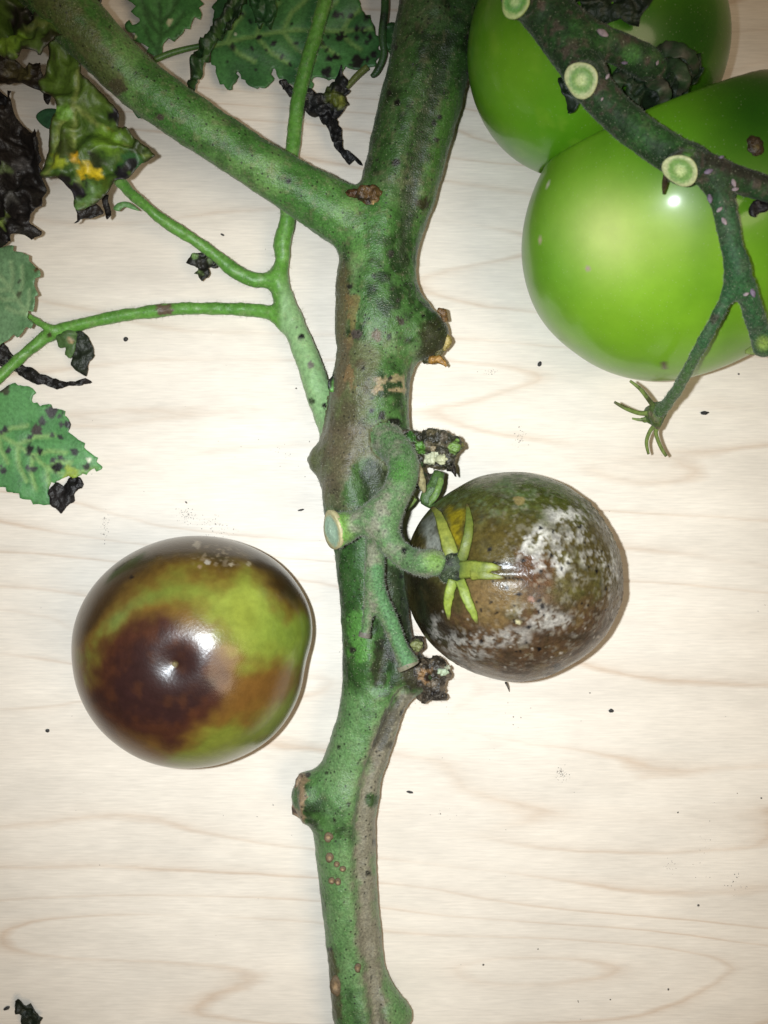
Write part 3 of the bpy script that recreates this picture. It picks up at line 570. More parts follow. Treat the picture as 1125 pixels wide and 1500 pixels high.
# upper left wilted group
YEL = [(112, 232, 10, lin(196, 156, 30)), (140, 250, 13, lin(190, 170, 30)), (122, 258, 9, lin(180, 160, 30)), (88, 240, 14, lin(140, 156, 40)), (155, 195, 12, lin(140, 140, 36)), (96, 172, 12, lin(104, 150, 60)), (160, 205, 22, lin(96, 132, 40)), (195, 238, 20, lin(40, 84, 36)), (130, 290, 22, lin(78, 110, 56)), (178, 255, 11, lin(24, 22, 30)), (190, 243, 10, lin(26, 26, 26)), (166, 168, 11, lin(24, 20, 26)), (112, 282, 16, lin(26, 22, 30)), (98, 265, 10, lin(26, 24, 24)), (128, 66, 16, lin(18, 15, 20)), (146, 236, 10, lin(40, 50, 26)), (100, 222, 16, lin(60, 74, 30)), (205, 215, 14, lin(50, 66, 30))]
v3 = [[(118, 108), (112, 160), (110, 225)], [(112, 160), (85, 200), (70, 255)], [(112, 160), (160, 200), (215, 225)], [(110, 225), (125, 300)]]
leaf('wilted_leaf', [(78, 60), (66, 95), (62, 130), (86, 155), (78, 185), (68, 215), (61, 240), (64, 262), (88, 264), (108, 282), (113, 298), (120, 310), (140, 300), (158, 284), (168, 266), (186, 262), (196, 250), (212, 234), (226, 226), (208, 204), (190, 188), (168, 182), (172, 164), (160, 146), (136, 128), (122, 112), (124, 90), (142, 66), (130, 44), (100, 40)], 40, lcol((74, 100, 36), (120, 136, 72), (56, 84, 30), YEL, seed=14, edge=lin(46, 44, 26)), M_leaf, vine, VO, veins=v3, vdep=1.2, crump=2.4, cfreq=.11, namp=2, rag=.35, label='limp wilted leaf mottled green, yellow and black', seed=14)
leaf('wilted_leaf', [(-40, -40), (60, -50), (120, -40), (150, -10), (110, 20), (118, 44), (96, 52), (70, 84), (40, 80), (20, 92), (-10, 82), (-40, 60)], 46, lcol((70, 96, 38), (96, 110, 56), (48, 62, 30), [(28, 30, 18, lin(24, 22, 16)), (52, 14, 22, lin(30, 30, 22)), (90, 8, 14, lin(34, 32, 24)), (10, 70, 20, lin(96, 128, 40)), (30, 60, 14, lin(100, 136, 44)), (78, 60, 10, lin(40, 44, 20))], seed=15, edge=lin(40, 36, 22)), M_leaf, vine, VO, crump=3.2, cfreq=.12, namp=2.5, rag=.4, veins=[[(110, 30), (60, 45), (0, 50)], [(60, 45), (40, 10)]], vdep=1.0, label='crumpled brownish green leaf draped over the side branch', seed=15)
BR = lcol((44, 36, 26), (66, 58, 40), (26, 21, 18), [(24, 105, 20, lin(66, 60, 36)), (12, 250, 12, lin(60, 62, 58)), (4, 320, 8, lin(100, 116, 50)), (40, 105, 12, lin(74, 70, 40))], seed=16)
leaf('dead_leaf', [(-40, 70), (10, 84), (40, 92), (62, 92), (70, 112), (82, 142), (74, 152), (66, 140), (50, 134), (30, 128), (10, 130), (-40, 120)], 34, BR, M_dead, vine, VO, crump=2.6, rag=.5, label='dark brown withered leaf below the crumpled green leaf', seed=16)
leaf('dead_leaf', [(-40, 125), (12, 132), (26, 150), (30, 172), (52, 188), (60, 214), (62, 246), (64, 280), (72, 304), (58, 312), (48, 322), (50, 334), (54, 344), (40, 350), (24, 346), (0, 350), (-40, 346)], 24, lcol((30, 25, 22), (50, 46, 42), (18, 15, 14), [(32, 240, 13, lin(66, 62, 60)), (6, 250, 9, lin(80, 92, 56)), (3, 322, 9, lin(110, 126, 60)), (20, 290, 10, lin(52, 50, 46))], seed=17), M_dead, vine, VO, crump=3.2, cfreq=.13, rag=.6, label='large black shrivelled leaf with ragged lower edge', seed=17)
leaf('dead_leaf', [(110, 296), (124, 290), (140, 298), (148, 308), (138, 314), (128, 318), (118, 320), (111, 326), (114, 312)], 31, lcol((24, 20, 18), (40, 36, 30), (36, 28, 22), seed=18), M_dead, vine, VO, crump=1.2, rag=.5, label='small black leaf tip under the wilted leaf', seed=18)
leaf('dead_leaf', [(150, 288), (158, 286), (160, 300), (164, 316), (158, 323), (154, 310)], 31, lcol((30, 24, 20), (40, 36, 30), (20, 16, 14), seed=19), M_dead, vine, VO, crump=.8, rag=.3, label='thin black leaf sliver under the wilted leaf', seed=19)
leaf('leaf', [(52, 168), (66, 158), (84, 160), (82, 176), (72, 188), (58, 180)], 20, lcol((50, 92, 60), (70, 110, 70), (40, 78, 50), seed=20), M_leaf, vine, VO, namp=.8, label='bluish green leaf scrap behind the wilted leaf', seed=20)
leaf('leaf', [(184, 148), (205, 154), (226, 168), (236, 176), (226, 172), (212, 170), (203, 174), (194, 162)], 18, lcol((44, 88, 50), (70, 110, 70), (36, 66, 40), seed=21), M_leaf, vine, VO, label='green leaf edge showing below the side branch', seed=21)
leaf('leaf', [(166, 306), (172, 298), (184, 295), (194, 299), (204, 308), (194, 306), (182, 303), (174, 309)], 17, lcol((96, 140, 86), (120, 150, 90), (80, 124, 66), seed=22), M_leaf, vine, VO, label='tiny pale leaflet on the leaf stalk', seed=22)
v4 = sidevein([(42, 463), (22, 432), (-10, 395)], [.1, .35, .6], 50, [34, 50, 40])
leaf('leaf', [(44, 466), (50, 476), (34, 486), (16, 494), (0, 500), (-40, 508), (-45, 360), (0, 357), (24, 366), (44, 380), (54, 392), (62, 402), (56, 420), (58, 442), (50, 456)], 20, lcol((104, 140, 104), (130, 160, 120), (88, 126, 88), [(30, 413, 3, lin(60, 70, 56)), (29, 433, 4, lin(70, 80, 60)), (58, 400, 4, lin(80, 60, 40))], seed=24), M_leaf, vine, VO, veins=v4, slope=(.07, 0), rag=.3, ser=1.6, label='pale bluish green leaf underside at the end of a short stalk', seed=24)
v5 = sidevein([(-20, 628), (30, 655), (84, 692), (140, 686)], [.15, .3, .45, .6], 55, [44, 56, 50, 36])
leaf('leaf', [(-40, 590), (0, 570), (18, 563), (40, 565), (50, 578), (48, 590), (71, 592), (95, 605), (102, 621), (100, 631), (124, 654), (144, 677), (147, 686), (129, 689), (118, 697), (93, 701), (80, 704), (71, 718), (71, 741), (44, 734), (18, 721), (0, 714), (-40, 700)], 2, lcol((84, 138, 84), (124, 160, 100), (68, 120, 70), rsp(26, (0, 590, 110, 690), 2, 6, (56, 60, 60), 5)+[(84, 683, 9, lin(18, 18, 18)), (44, 657, 9, lin(24, 26, 24)), (56, 659, 6, lin(26, 26, 26)), (76, 602, 8, lin(60, 58, 62)), (52, 630, 8, lin(60, 56, 54)), (106, 694, 12, lin(130, 152, 60)), (126, 683, 5, lin(30, 34, 20)), (8, 569, 8, lin(60, 66, 50)), (130, 674, 3, lin(200, 205, 190))], seed=25), M_leaf, vine, VO, veins=v5, rag=.3, ser=1.3, label='spotted green leaf with a black dead tip', seed=25, namp=.7)
leaf('dead_leaf_tip', [(70, 718), (82, 706), (92, 712), (98, 702), (119, 698), (119, 712), (110, 720), (107, 732), (96, 742), (90, 752), (80, 744), (72, 738)], 2.5, lcol((30, 26, 25), (46, 42, 40), (18, 16, 16), seed=26), M_dead, vine, VO, crump=1.0, cfreq=.3, rag=.5, label='black dead tip of the spotted leaf', seed=26)
leaf('dead_leaf', [(-40, 470), (0, 501), (20, 520), (40, 537), (62, 548), (84, 557), (108, 557), (131, 554), (131, 560), (104, 566), (80, 569), (58, 563), (31, 552), (13, 539), (-40, 520)], 3, lcol((28, 24, 22), (46, 42, 38), (18, 16, 15), seed=27), M_dead, vine, VO, crump=1.3, cfreq=.25, rag=.4, label='black dried leaf strip crossing under the leaf stalk', seed=27)
leaf('wilted_leaflet', [(82, 497), (92, 488), (104, 484), (112, 490), (110, 512), (103, 524), (96, 520), (96, 510), (87, 511)], 6, lcol((100, 130, 84), (120, 140, 100), (70, 96, 56), [(104, 500, 4, lin(150, 130, 100))], seed=28), M_leaf, vine, VO, crump=.8, cfreq=.3, rag=.3, label='small pale withered leaflet on the leaf stalk', seed=28)
leaf('dead_leaflet', [(108, 490), (118, 486), (129, 494), (136, 508), (136, 520), (129, 538), (122, 551), (112, 542), (106, 530), (106, 508)], 5, lcol((34, 40, 28), (56, 66, 44), (24, 26, 20), seed=29), M_dead, vine, VO, crump=.9, cfreq=.25, rag=.35, label='dark withered leaflet hanging from the leaf stalk', seed=29)
leaf('dead_leaflet', [(276, 378), (286, 370), (304, 372), (318, 386), (314, 394), (304, 394), (306, 404), (296, 412), (290, 402), (282, 400), (288, 392), (274, 384)], 9, lcol((30, 30, 22), (80, 100, 60), (22, 20, 16), [(284, 374, 6, lin(110, 138, 80)), (290, 400, 6, lin(100, 120, 70)), (308, 380, 5, lin(90, 110, 60))], seed=30), M_dead, vine, VO, crump=1.1, cfreq=.4, rag=.5, label='tiny blackened leaflet cluster under the forked stalk', seed=30)
leaf('leaf_scrap', [(486, 552), (492, 546), (498, 550), (496, 562), (489, 574), (482, 570), (481, 560)], 24, lcol((34, 60, 30), (96, 160, 70), (20, 26, 18), seed=31), M_leaf, vine, VO, veins=[[(496, 548), (488, 572)]], crump=.6, label='small dark leaf scrap stuck on the stem edge', seed=31)

# ------------------------------------------------------------------ tomatoes
def green_col(V, seed, pale=(), dark=(), base=(112, 172, 34)):
    px, py = PX(V); c = np.tile(lin(*base), (len(V), 1)); n = fbm(V, .04, 3, seed); m = fbm(V, .25, 4, seed+4)
    c = mix(c, sst(-.3, .7, n)*.6, lin(base[0]-22, base[1]-14, base[2]-8)); c = mix(c, sst(.1, .8, m)*.25, lin(146, 190, 60))
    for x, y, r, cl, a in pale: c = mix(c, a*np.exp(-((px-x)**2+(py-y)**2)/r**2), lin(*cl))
    for x, y, r, cl in dark: c = spots(px, py, c, [(x, y, r, lin(*cl))], V)
    return c
def clamp_plane(P, Q, n, sign):
    d = (P-Q)@n*sign; m = d < 0; P[m] -= (d[m]*sign)[:, None]*n; return P
# contact plane between the two pressed green fruits
Qp = W(856, 216, 42); nh = np.array([.346, -.938, 0]); npl = nh*math.cos(math.radians(-8))+np.array([0, 0, math.sin(math.radians(-8))])
P, F_ = tomato_shape(871, 76, 35, [(0, 190), (45, 186), (90, 182), (135, 186), (180, 186), (225, 184), (270, 176), (315, 182)], 34, 35.2, sub=6, sq=.95)
P = clamp_plane(P, Qp-npl*.15, npl, -1)
G1 = W(877, 78, 0)
t1 = thing('green_tomato', G1, 'smooth unripe green tomato tucked behind the largest one', 'tomato', 'green tomatoes on the cut truss')
link('fruit', P, F_, M_green, t1, G1, green_col(P, 3, [(780, 90, 80, (132, 182, 46), .4), (1010, 50, 110, (36, 84, 10), 1.0), (930, 110, 70, (44, 92, 14), .9)], [(797, 66, 4, (40, 70, 20)), (740, 116, 2, (210, 215, 190))], (100, 164, 30))); BACKV = P  # dark right side: green shoulder pigment with flash falloff painted in
P, F_ = tomato_shape(990, 338, 37.5, [(0, 246), (30, 236), (55, 216), (75, 194), (95, 182), (115, 192), (135, 206), (160, 216), (180, 220), (205, 216), (230, 204), (255, 204), (270, 206), (290, 206), (310, 212), (335, 232)], 37.5, 37.8, shear=(4.5, 9), sub=6, sq=.93)
P = clamp_plane(P, Qp+npl*.15, npl, 1)
G2 = W(990, 338, 0)
t2 = thing('green_tomato', G2, 'largest glossy bright green tomato under the cut truss stalk', 'tomato', 'green tomatoes on the cut truss')
bigo = link('fruit', P, F_, M_green, t2, G2, green_col(P, 5, [(1000, 380, 330, (84, 142, 28), .6), (930, 400, 150, (134, 186, 46), .8), (893, 342, 62, (196, 218, 136), .85), (985, 330, 60, (170, 206, 96), .6), (1110, 160, 130, (36, 88, 10), 1.0), (970, 200, 60, (84, 146, 24), .6), (800, 400, 60, (92, 156, 40), .4), (1040, 470, 90, (120, 176, 40), .4)], [(865, 394, 4, (170, 150, 150)), (791, 356, 4, (190, 180, 150)), (802, 273, 3, (210, 215, 190)), (972, 535, 5, (96, 86, 70)), (995, 377, 4, (96, 130, 30))])); BIGV = P  # palest patches paint a broad highlight; dark shoulder mixes pigment and painted falloff
v, f = lump(W(1106, 216, surf_z(P, 1106, 216, 6)-.4), (R(13, 65), R(16, 65), 1.2), .3, .5, 4, 8); link('wound', v, f, M_rot, t2, G2, mix(np.tile(lin(52, 40, 22), (len(v), 1)), sst(6, 3, np.hypot(*(np.array(PX(v))-np.array([[1108], [216]])))), lin(90, 76, 40)))

# blotched tomato
P, F_ = tomato_shape(286, 952, 27, [(0, 174), (20, 178), (45, 176), (70, 169), (90, 167), (115, 168), (140, 172), (165, 176), (180, 174), (205, 173), (230, 171), (255, 170), (270, 168), (290, 168), (315, 170), (335, 166), (350, 165)], 30, 27.3, sub=7, sq=.9)
B0 = W(284, 952, 0); px, py = PX(P); top = P[:, 2] > 27
d = np.hypot(px-256, py-973); P[:, 2] -= top*(1.4*np.exp(-(d/27)**2)+.4*np.exp(-(d/5)**2)); P[:, 2] += top*.35*fbm(P, .06, 2, 9)
P[:, 0] -= 1.6*np.exp(-((px-462)/14)**2-((py-985)/55)**2)
def blotch_col(V):
    px, py = PX(V); n = fbm(V, .07, 4, 21, .55); m = fbm(V, .28, 4, 23); w = n*22+m*7-3
    zx = lambda L: [(80+x/2.68, 740+y/2.68) for x, y in L]
    c = np.tile(lin(104, 116, 44), (len(V), 1)); c = mix(c, np.exp(-((px-370)**2+(py-880)**2)/75**2), lin(146, 160, 66)); c = mix(c, 0.8*np.exp(-((px-430)**2+(py-930)**2)/60**2), lin(112, 136, 48)); c = mix(c, .6*np.exp(-((px-180)**2+(py-900)**2)/45**2), lin(108, 124, 66)); c = mix(c, .5*sst(-.2, .6, n), lin(120, 128, 44))
    lo = polysd(px, py, zx([(130, 640), (190, 580), (300, 500), (380, 420), (520, 400), (640, 450), (700, 560), (740, 640), (860, 620), (940, 690), (880, 770), (760, 840), (600, 880), (540, 930), (420, 960), (330, 980), (200, 880), (110, 760)]))+w
    hi = polysd(px, py, zx([(30, 560), (110, 520), (200, 410), (320, 320), (440, 250), (540, 265), (660, 300), (760, 250), (860, 330), (950, 400), (1100, 300), (900, 40), (500, 0), (60, 200)]))+w*.9
    rim = polysd(px, py, zx([(40, 600), (110, 620), (170, 760), (330, 940), (420, 960), (440, 1060), (150, 1050), (20, 800)]))+w
    for s in (lo, hi): c = mix(c, sst(26, -10, s)*.85, lin(104, 72, 28))
    c = mix(c, sst(20, -14, rim)*.7, lin(92, 62, 30))
    core = polysd(px, py, zx([(170, 660), (230, 590), (340, 510), (430, 490), (560, 520), (640, 590), (680, 680), (640, 780), (560, 830), (470, 890), (360, 870), (250, 840), (160, 760)]))+w*.8-12
    c = mix(c, sst(18, -12, core)*.96, lin(60, 32, 24)); c = mix(c, sst(-8, -42, core+12*m)*.7, lin(36, 22, 24))
    c = mix(c, sst(4, -26, hi)*.85, lin(46, 32, 20))
    c = mix(c, .3*sst(-.1, .9, m)*sst(10, -10, lo), lin(84, 50, 24)); c = mix(c, sst(0, 60, px-290)*sst(14, -24, lo)*sst(-22, 22, core)*.5, lin(104, 66, 30))
    gp = fbm(V, .9, 3, 40)
    c = mix(c, sst(.25, .6, gp)*sst(26, 8, np.hypot((px-320)*.45, py-816))*.5, lin(150, 136, 110))
    c = spots(px, py, c, [(255, 973, 4, lin(96, 84, 48)), (193, 845, 3, lin(30, 20, 14)), (303, 823, 4, lin(170, 165, 150)), (340, 827, 3, lin(165, 155, 130)), (288, 797, 6, lin(140, 130, 110)), (364, 826, 3, lin(150, 140, 110)), (292, 831, 3, lin(140, 120, 90))], V)
    return c
t3 = thing('blotched_tomato', B0, 'shiny green tomato with dark brown blight blotches lying alone', 'tomato')
link('fruit', P, F_, M_blotch, t3, B0, blotch_col(P))
v, f = lump(W(255, 973, surf_z(P, 255, 973, 5)-.1), (.5, .5, .25), .6, 1.2, 3, 5); link('blossom_scar', v, f, M_crumb, t3, B0, np.tile(lin(96, 84, 50), (len(v), 1)))

# mouldy tomato
P, F_ = tomato_shape(750, 844, 29, [(0, 159), (30, 154), (60, 153), (90, 152), (120, 152), (150, 156), (180, 158), (210, 156), (240, 152), (270, 151), (300, 152), (330, 156)], 30, 29.3, sub=7, sq=.94)
D0 = W(756, 845, 0); px, py = PX(P); ctr = np.array(W(750, 844, 29)); Nn = P-ctr; Nn /= np.linalg.norm(Nn, axis=1)[:, None]
top = P[:, 2] > 18; d = np.hypot(px-668, py-832); P[:, :] -= Nn*(top*2.2*np.exp(-(d/26)**2))[:, None]; P -= Nn*(top*.5*np.exp(-((py-842)/7)**2)*sst(700, 730, px)*sst(790, 750, px))[:, None]
P += Nn*(.35*fbm(P, .08, 3, 31))[:, None]
def mould_col(V):
    px, py = PX(V); n = fbm(V, .06, 4, 51, .55); m = fbm(V, .25, 4, 52, .6); h = fbm(V, .7, 4, 53, .65); z8 = lambda L: [(580+x/3.125, 660+y/3.125) for x, y in L]
    c = np.tile(lin(80, 72, 40), (len(V), 1)); c = mix(c, sst(800, 700, py+n*30), lin(74, 88, 36)); c = mix(c, sst(-.1, .6, m)*.5, lin(92, 92, 46)); c = mix(c, sst(.0, .7, h)*.4, lin(52, 60, 30))
    c = mix(c, sst(-.1, .7, h+m*.5)*sst(790, 720, py)*.55, lin(120, 138, 104)); c = mix(c, sst(0, .6, m-h*.3)*.5*sst(760, 700, py), lin(54, 92, 30))
    br = polysd(px, py, z8([(480, 520), (620, 480), (760, 540), (720, 640), (900, 680), (1080, 640), (1080, 1100), (300, 1100), (60, 800), (200, 760), (440, 800), (560, 740), (560, 620)]))+n*22+m*10; c = mix(c, sst(18, -20, br)*.9, lin(82, 62, 46))
    c = mix(c, sst(14, -20, br)*sst(.0, .6, m)*.7, lin(58, 46, 36)); c = mix(c, sst(14, -20, br)*sst(.1, .7, -m+h*.4)*.55, lin(104, 88, 52)); c = mix(c, sst(10, -10, polysd(px, py, z8([(560, 470), (720, 520), (700, 620), (560, 600)]))+n*14+m*6)*.8, lin(86, 54, 28))
    c = mix(c, sst(16, -10, polysd(px, py, z8([(330, 320), (520, 300), (560, 420), (480, 500), (340, 500)]))+n*16)*.7, lin(84, 74, 34)); c = mix(c, sst(16, -10, polysd(px, py, z8([(340, 600), (540, 600), (570, 700), (480, 790), (380, 760)]))+n*14)*.75, lin(120, 98, 64))
    c = mix(c, sst(14, -14, polysd(px, py, z8([(20, 520), (150, 560), (200, 640), (210, 780), (300, 850), (200, 880), (120, 860), (40, 680)]))+n*10)*.95, lin(24, 20, 14))
    c = mix(c, sst(8, -6, polysd(px, py, z8([(240, 260), (300, 280), (300, 430), (250, 420)]))+m*5)*.8, lin(150, 136, 24)); c = mix(c, sst(8, -4, polysd(px, py, z8([(120, 330), (190, 280), (200, 460), (150, 440)]))+m*6)*.8, lin(150, 156, 150))
    c = mix(c, sst(.05, .55, fbm(V, .45, 4, 58, .65))*.5, lin(50, 42, 26)); c = mix(c, sst(.25, .6, fbm(V, .9, 3, 59))*.35*sst(690, 760, px), lin(150, 146, 132))
    mk = np.zeros(len(V))
    for L, a in (([(690, 270), (800, 250), (880, 300), (880, 350), (760, 350), (700, 320)], 1), ([(600, 380), (660, 345), (700, 380), (680, 430), (600, 450), (560, 470)], 1.05), ([(640, 470), (760, 450), (800, 500), (780, 560), (860, 590), (700, 560), (640, 540)], 1), ([(840, 470), (960, 450), (960, 520), (860, 520)], .95), ([(820, 240), (900, 230), (1000, 360), (1040, 520), (1030, 700), (980, 760), (960, 560), (950, 400)], .85), ([(280, 850), (340, 830), (460, 880), (440, 930), (340, 940), (200, 850)], .6), ([(560, 740), (640, 720), (840, 760), (820, 830), (620, 800)], .6), ([(460, 820), (600, 820), (600, 870), (480, 880)], .6), ([(700, 370), (880, 360), (900, 420), (720, 440)], .8), ([(180, 780), (260, 900), (330, 980), (260, 960), (170, 840)], .6)):
        mk = np.maximum(mk, a*sst(14, -6, polysd(px, py, z8(L))+n*6))
    wm = mk*sst(-.12, .35, h*.8+m*.5+mk*.25-.05); c = mix(c, wm*.92, mix(np.tile(lin(206, 206, 200), (len(V), 1)), sst(0, .5, h), lin(160, 158, 154)))
    q = np.random.default_rng(4); sp = [(q.uniform(680, 900), q.uniform(760, 960), q.uniform(1.2, 3), lin(22, 20, 22)) for _ in range(46)]+[(q.uniform(640, 900), q.uniform(880, 985), q.uniform(.8, 1.8), lin(160, 154, 144)) for _ in range(45)]
    sp += [(760, 733, 6, lin(140, 126, 84)), (816, 979, 7, lin(20, 16, 16)), (760, 911, 4, lin(190, 186, 150)), (778, 878, 4, lin(140, 110, 96))]; c = spots(px, py, c, sp, V)
    for L in ([(722, 824), (735, 826), (748, 827)], [(735, 846), (750, 847), (766, 849)]): c = mix(c, sst(2.4, .8, pldist(px, py, L)+m), lin(14, 12, 10))
    r = .27+.5*wm+.22*sst(0, .6, h)*sst(800, 700, py)+.12*sst(0, .6, m); return c, np.clip(r, .15, .9), wm
cc, rr, wm = mould_col(P); P = P+Nn*(wm*(.25+.25*fbm(P, 1.1, 3, 61)))[:, None]
t4 = thing('mouldy_tomato', D0, 'rotting olive brown tomato with white mould and green calyx', 'tomato')
link('fruit', P, F_, M_mould, t4, D0, cc, rr); MOV = P
v, f = lump(W(663, 831, surf_z(P, 664, 830, 6)+.5), (3.8, 3.9, 2.8), .2, .4, 4, 12); cal = link('calyx', v, f, M_truss, t4, D0, mix(np.tile(lin(48, 62, 40), (len(v), 1)), sst(0, .6, fbm(v, .5, 3, 3)), lin(26, 28, 22)))
hairs(v, (v-v.mean(0))/np.linalg.norm(v-v.mean(0), axis=1)[:, None], 400, .3, .8, M_hair, cal, D0, np.array((.4, .42, .3)), .035)
def on(V0, L, lift):
    return [np.append(W(x, y, surf_z(V0, x, y, 5)+l), R(r*.85, 45)) for (x, y, r), l in zip(L, lift)]
for L, lift, cl in (([(664, 822, 11), (658, 800, 13), (650, 775, 10), (642, 754, 7), (632, 742, 3)], (1.2, .9, 1, 1.6, 2.4), (128, 136, 60)), ([(676, 822, 9), (682, 800, 9), (687, 775, 8), (686, 752, 5), (684, 738, 2)], (1, .8, .8, .8, .8), (96, 108, 46)), ([(672, 836, 16), (690, 834, 15), (706, 834, 13), (718, 831, 8), (734, 832, 3)], (1.0, .8, .7, .6, .3), (118, 130, 54)), ([(690, 842, 10), (706, 842, 8), (722, 845, 5), (738, 846, 2)], (.9, .8, .6, .3), (116, 124, 52)), ([(664, 850, 9), (658, 870, 9), (656, 888, 7), (658, 908, 2)], (1.2, .9, .7, .5), (122, 140, 56)), ([(674, 850, 9), (682, 872, 8.5), (692, 895, 7), (700, 914, 2)], (1.2, .9, .7, .4), (118, 136, 56))):
    v, f = tube(on(MOV, L, lift), 8, .28); v = v+.12*np.c_[fbm(v, .8, 2, 1), fbm(v, .8, 2, 2), fbm(v, .8, 2, 3)]; px, py = PX(v); c = np.tile(lin(*cl), (len(v), 1)); c = mix(c, sst(.0, .6, fbm(v, .5, 3, 7))*.5, lin(80, 96, 44)); c = mix(c, sst(26, 8, np.hypot(px-662, py-832)), lin(60, 80, 42)); e = L[-1]; c = mix(c, sst(9, 2, np.hypot(px-e[0], py-e[1])), lin(86, 78, 44))
    link('sepal', v, f, M_leaf, cal, D0, c)
v, f = tube([np.append(W(741, 1000, 9), .35), np.append(W(744, 1006, 6), .3), np.append(W(746, 1013, 3), .1)], 6); link('mould_tuft', v, f, M_rot, t4, D0, np.tile(lin(24, 20, 18), (len(v), 1)))

# ------------------------------------------------------------------ the cut fruit truss on the green tomatoes
TO = W(900, 150, 0)
tr = thing('fruit_truss', W(900, 150, 66), 'dark dusty cut fruit truss stalk lying across the green tomatoes', 'stalk'); TO = W(900, 150, 66)
f2 = Field((20, 5, 26), (120, 150, 90), .5)
f2.chain('rachis', [(715, -100, 60, 40), (760, -35, 65, 40), (798, 12, 69, 37), (835, 70, 72, 33), (868, 128, 75, 27), (917, 178, 77, 26), (965, 214, 79, 26), (1000, 234, 80, 26), (1036, 249, 80, 22), (1075, 262, 79, 19), (1125, 277, 77, 18), (1190, 296, 75, 17)])
f2.chain('rachis', [(840, 46, 71, 26), (880, 62, 72, 24), (917, 76, 71, 22), (945, 92, 69, 24), (962, 102, 67, 20)], 4)
f2.chain('rachis', [(790, 0, 69, 26), (768, 2, 74, 23), (755, 2, 78, 21)], 3, cut1=True)
f2.chain('rachis', [(862, 112, 74, 24), (856, 115, 79, 23), (852, 117, 82, 23)], 2, cut1=True)
f2.chain('rachis', [(1006, 236, 79, 25), (1000, 244, 84, 24), (997, 249, 86, 24)], 2, cut1=True)
f2.chain('fruit_stalk', [(1045, 255, 79, 20), (1060, 300, 79, 17), (1070, 350, 79, 16), (1082, 400, 77, 16.5), (1100, 445, 71, 15), (1114, 492, 63, 15), (1120, 505, 61, 18)])
f2.chain('flower_stalk', [(1080, 392, 77, 11), (1063, 438, 73, 9), (1036, 490, 68, 9), (1006, 545, 57, 8.5), (984, 582, 44, 8.5), (968, 602, 36, 9)])
V, F, N, lab, gs = f2.mesh(2.5); V = V+N*(.2*fbm(V, .25, 3, 5)+.12*fbm(V, 1.0, 2, 8))[:, None]; N = vnormals(V, F); px, py = PX(V); TRV = V
a1, a2, a3 = fbm(V, .12, 3, 71), fbm(V, .4, 4, 72), fbm(V, 1, 3, 73)
c = np.tile(lin(40, 72, 36), (len(V), 1)); c = mix(c, sst(-.1, .6, a2+a3*.5), lin(78, 72, 62)); c = mix(c, sst(.1, .7, a1)*.6, lin(50, 104, 40)); c = mix(c, sst(0, .6, -a2)*.5, lin(26, 44, 24))
dwn = sst(270, 320, py); c = mix(c, dwn*.6, lin(50, 100, 62)); c = mix(c, sst(12, 5, np.hypot(px-1010, py-222)), lin(70, 120, 40)); c = mix(c, sst(20, 8, np.hypot(px-925, py-80)), lin(60, 110, 44))
c = mix(c, sst(14, 6, pldist(px, py, [(1040, 235), (1130, 262)])+a2*6)*.8, lin(46, 42, 36)); c = mix(c, sst(16, 4, np.hypot(px-1118, py-503)), lin(130, 160, 70)); c = mix(c, sst(8, 3, np.hypot(px-1045, py-470)+a2*6)*.8, lin(60, 52, 44)); c = mix(c, sst(500, 540, py)*.5, lin(80, 110, 50))
TP = {}
for gi, g in enumerate(gs):
    v, f, n, u = submesh(V, F, N, lab == gi); TP[g] = link(g, v, f, M_truss, tr, TO, c[u], nrm=n); hairs(v, n, {'rachis': 7000}.get(g, 2200), .25, .7, M_hair, TP[g], TO, np.array((.3, .32, .24)), .03)
cutf(W(754.5, 2, 78.4), W(755, 2, 78)-W(768, 2, 74)+np.array([0, 0, 3]), R(22, 78), TP['rachis'], TO, seed=0, cols3=(lin(170, 186, 120), lin(96, 150, 66), lin(170, 196, 130)))
nb_ = W(852, 117, 82)-W(856, 115, 79); cutf(W(852, 117, 82)+nb_/np.linalg.norm(nb_)*.5, nb_, R(24.5, 82), TP['rachis'], TO, seed=1)
nc_ = W(997, 249, 86)-W(1000, 244, 84); cutf(W(997, 249, 86)+nc_/np.linalg.norm(nc_)*.5, nc_, R(25.5, 86), TP['rachis'], TO, asp=.86, seed=2)
v, f = tube([np.append(W(976, 250, 82), .5), np.append(W(974, 268, 79.5), .7), np.append(W(972, 284, 77), .25)], 6); link('splinter', v, f, M_rot, TP['rachis'], TO, np.tile(lin(60, 46, 30), (len(v), 1)))
for k, (x, y, a, l) in enumerate([(1038, 251, 20, 9), (1075, 268, -70, 8), (1077, 277, 10, 7), (1040, 291, -80, 9), (1054, 307, 40, 7), (1061, 324, -60, 8), (1103, 429, -70, 9), (1093, 431, 20, 6), (883, 48, -30, 12), (915, 92, 0, 6), (963, 92, 70, 5), (882, 145, 60, 4), (1057, 230, 20, 5), (890, 112, 60, 6)]):
    z = surf_z(TRV, x, y, 5)+.15; ca, sa = math.cos(math.radians(a)), math.sin(math.radians(a)); l *= 1.25; r = R(l*.6, z)
    v, f = tube([np.append(W(x-ca*l*.6, y+sa*l*.6, z), r*.25), np.append(W(x, y, z+.15), r*.62), np.append(W(x+ca*l*.6, y-sa*l*.6, z), r*.2)], 7, .25, .3); link('scale_flake', v, f, M_crumb, TP['fruit_stalk'] if y > 285 else TP['rachis'], TO, np.tile(lin(150, 134, 138) if k % 3 else lin(112, 98, 116), (len(v), 1)))
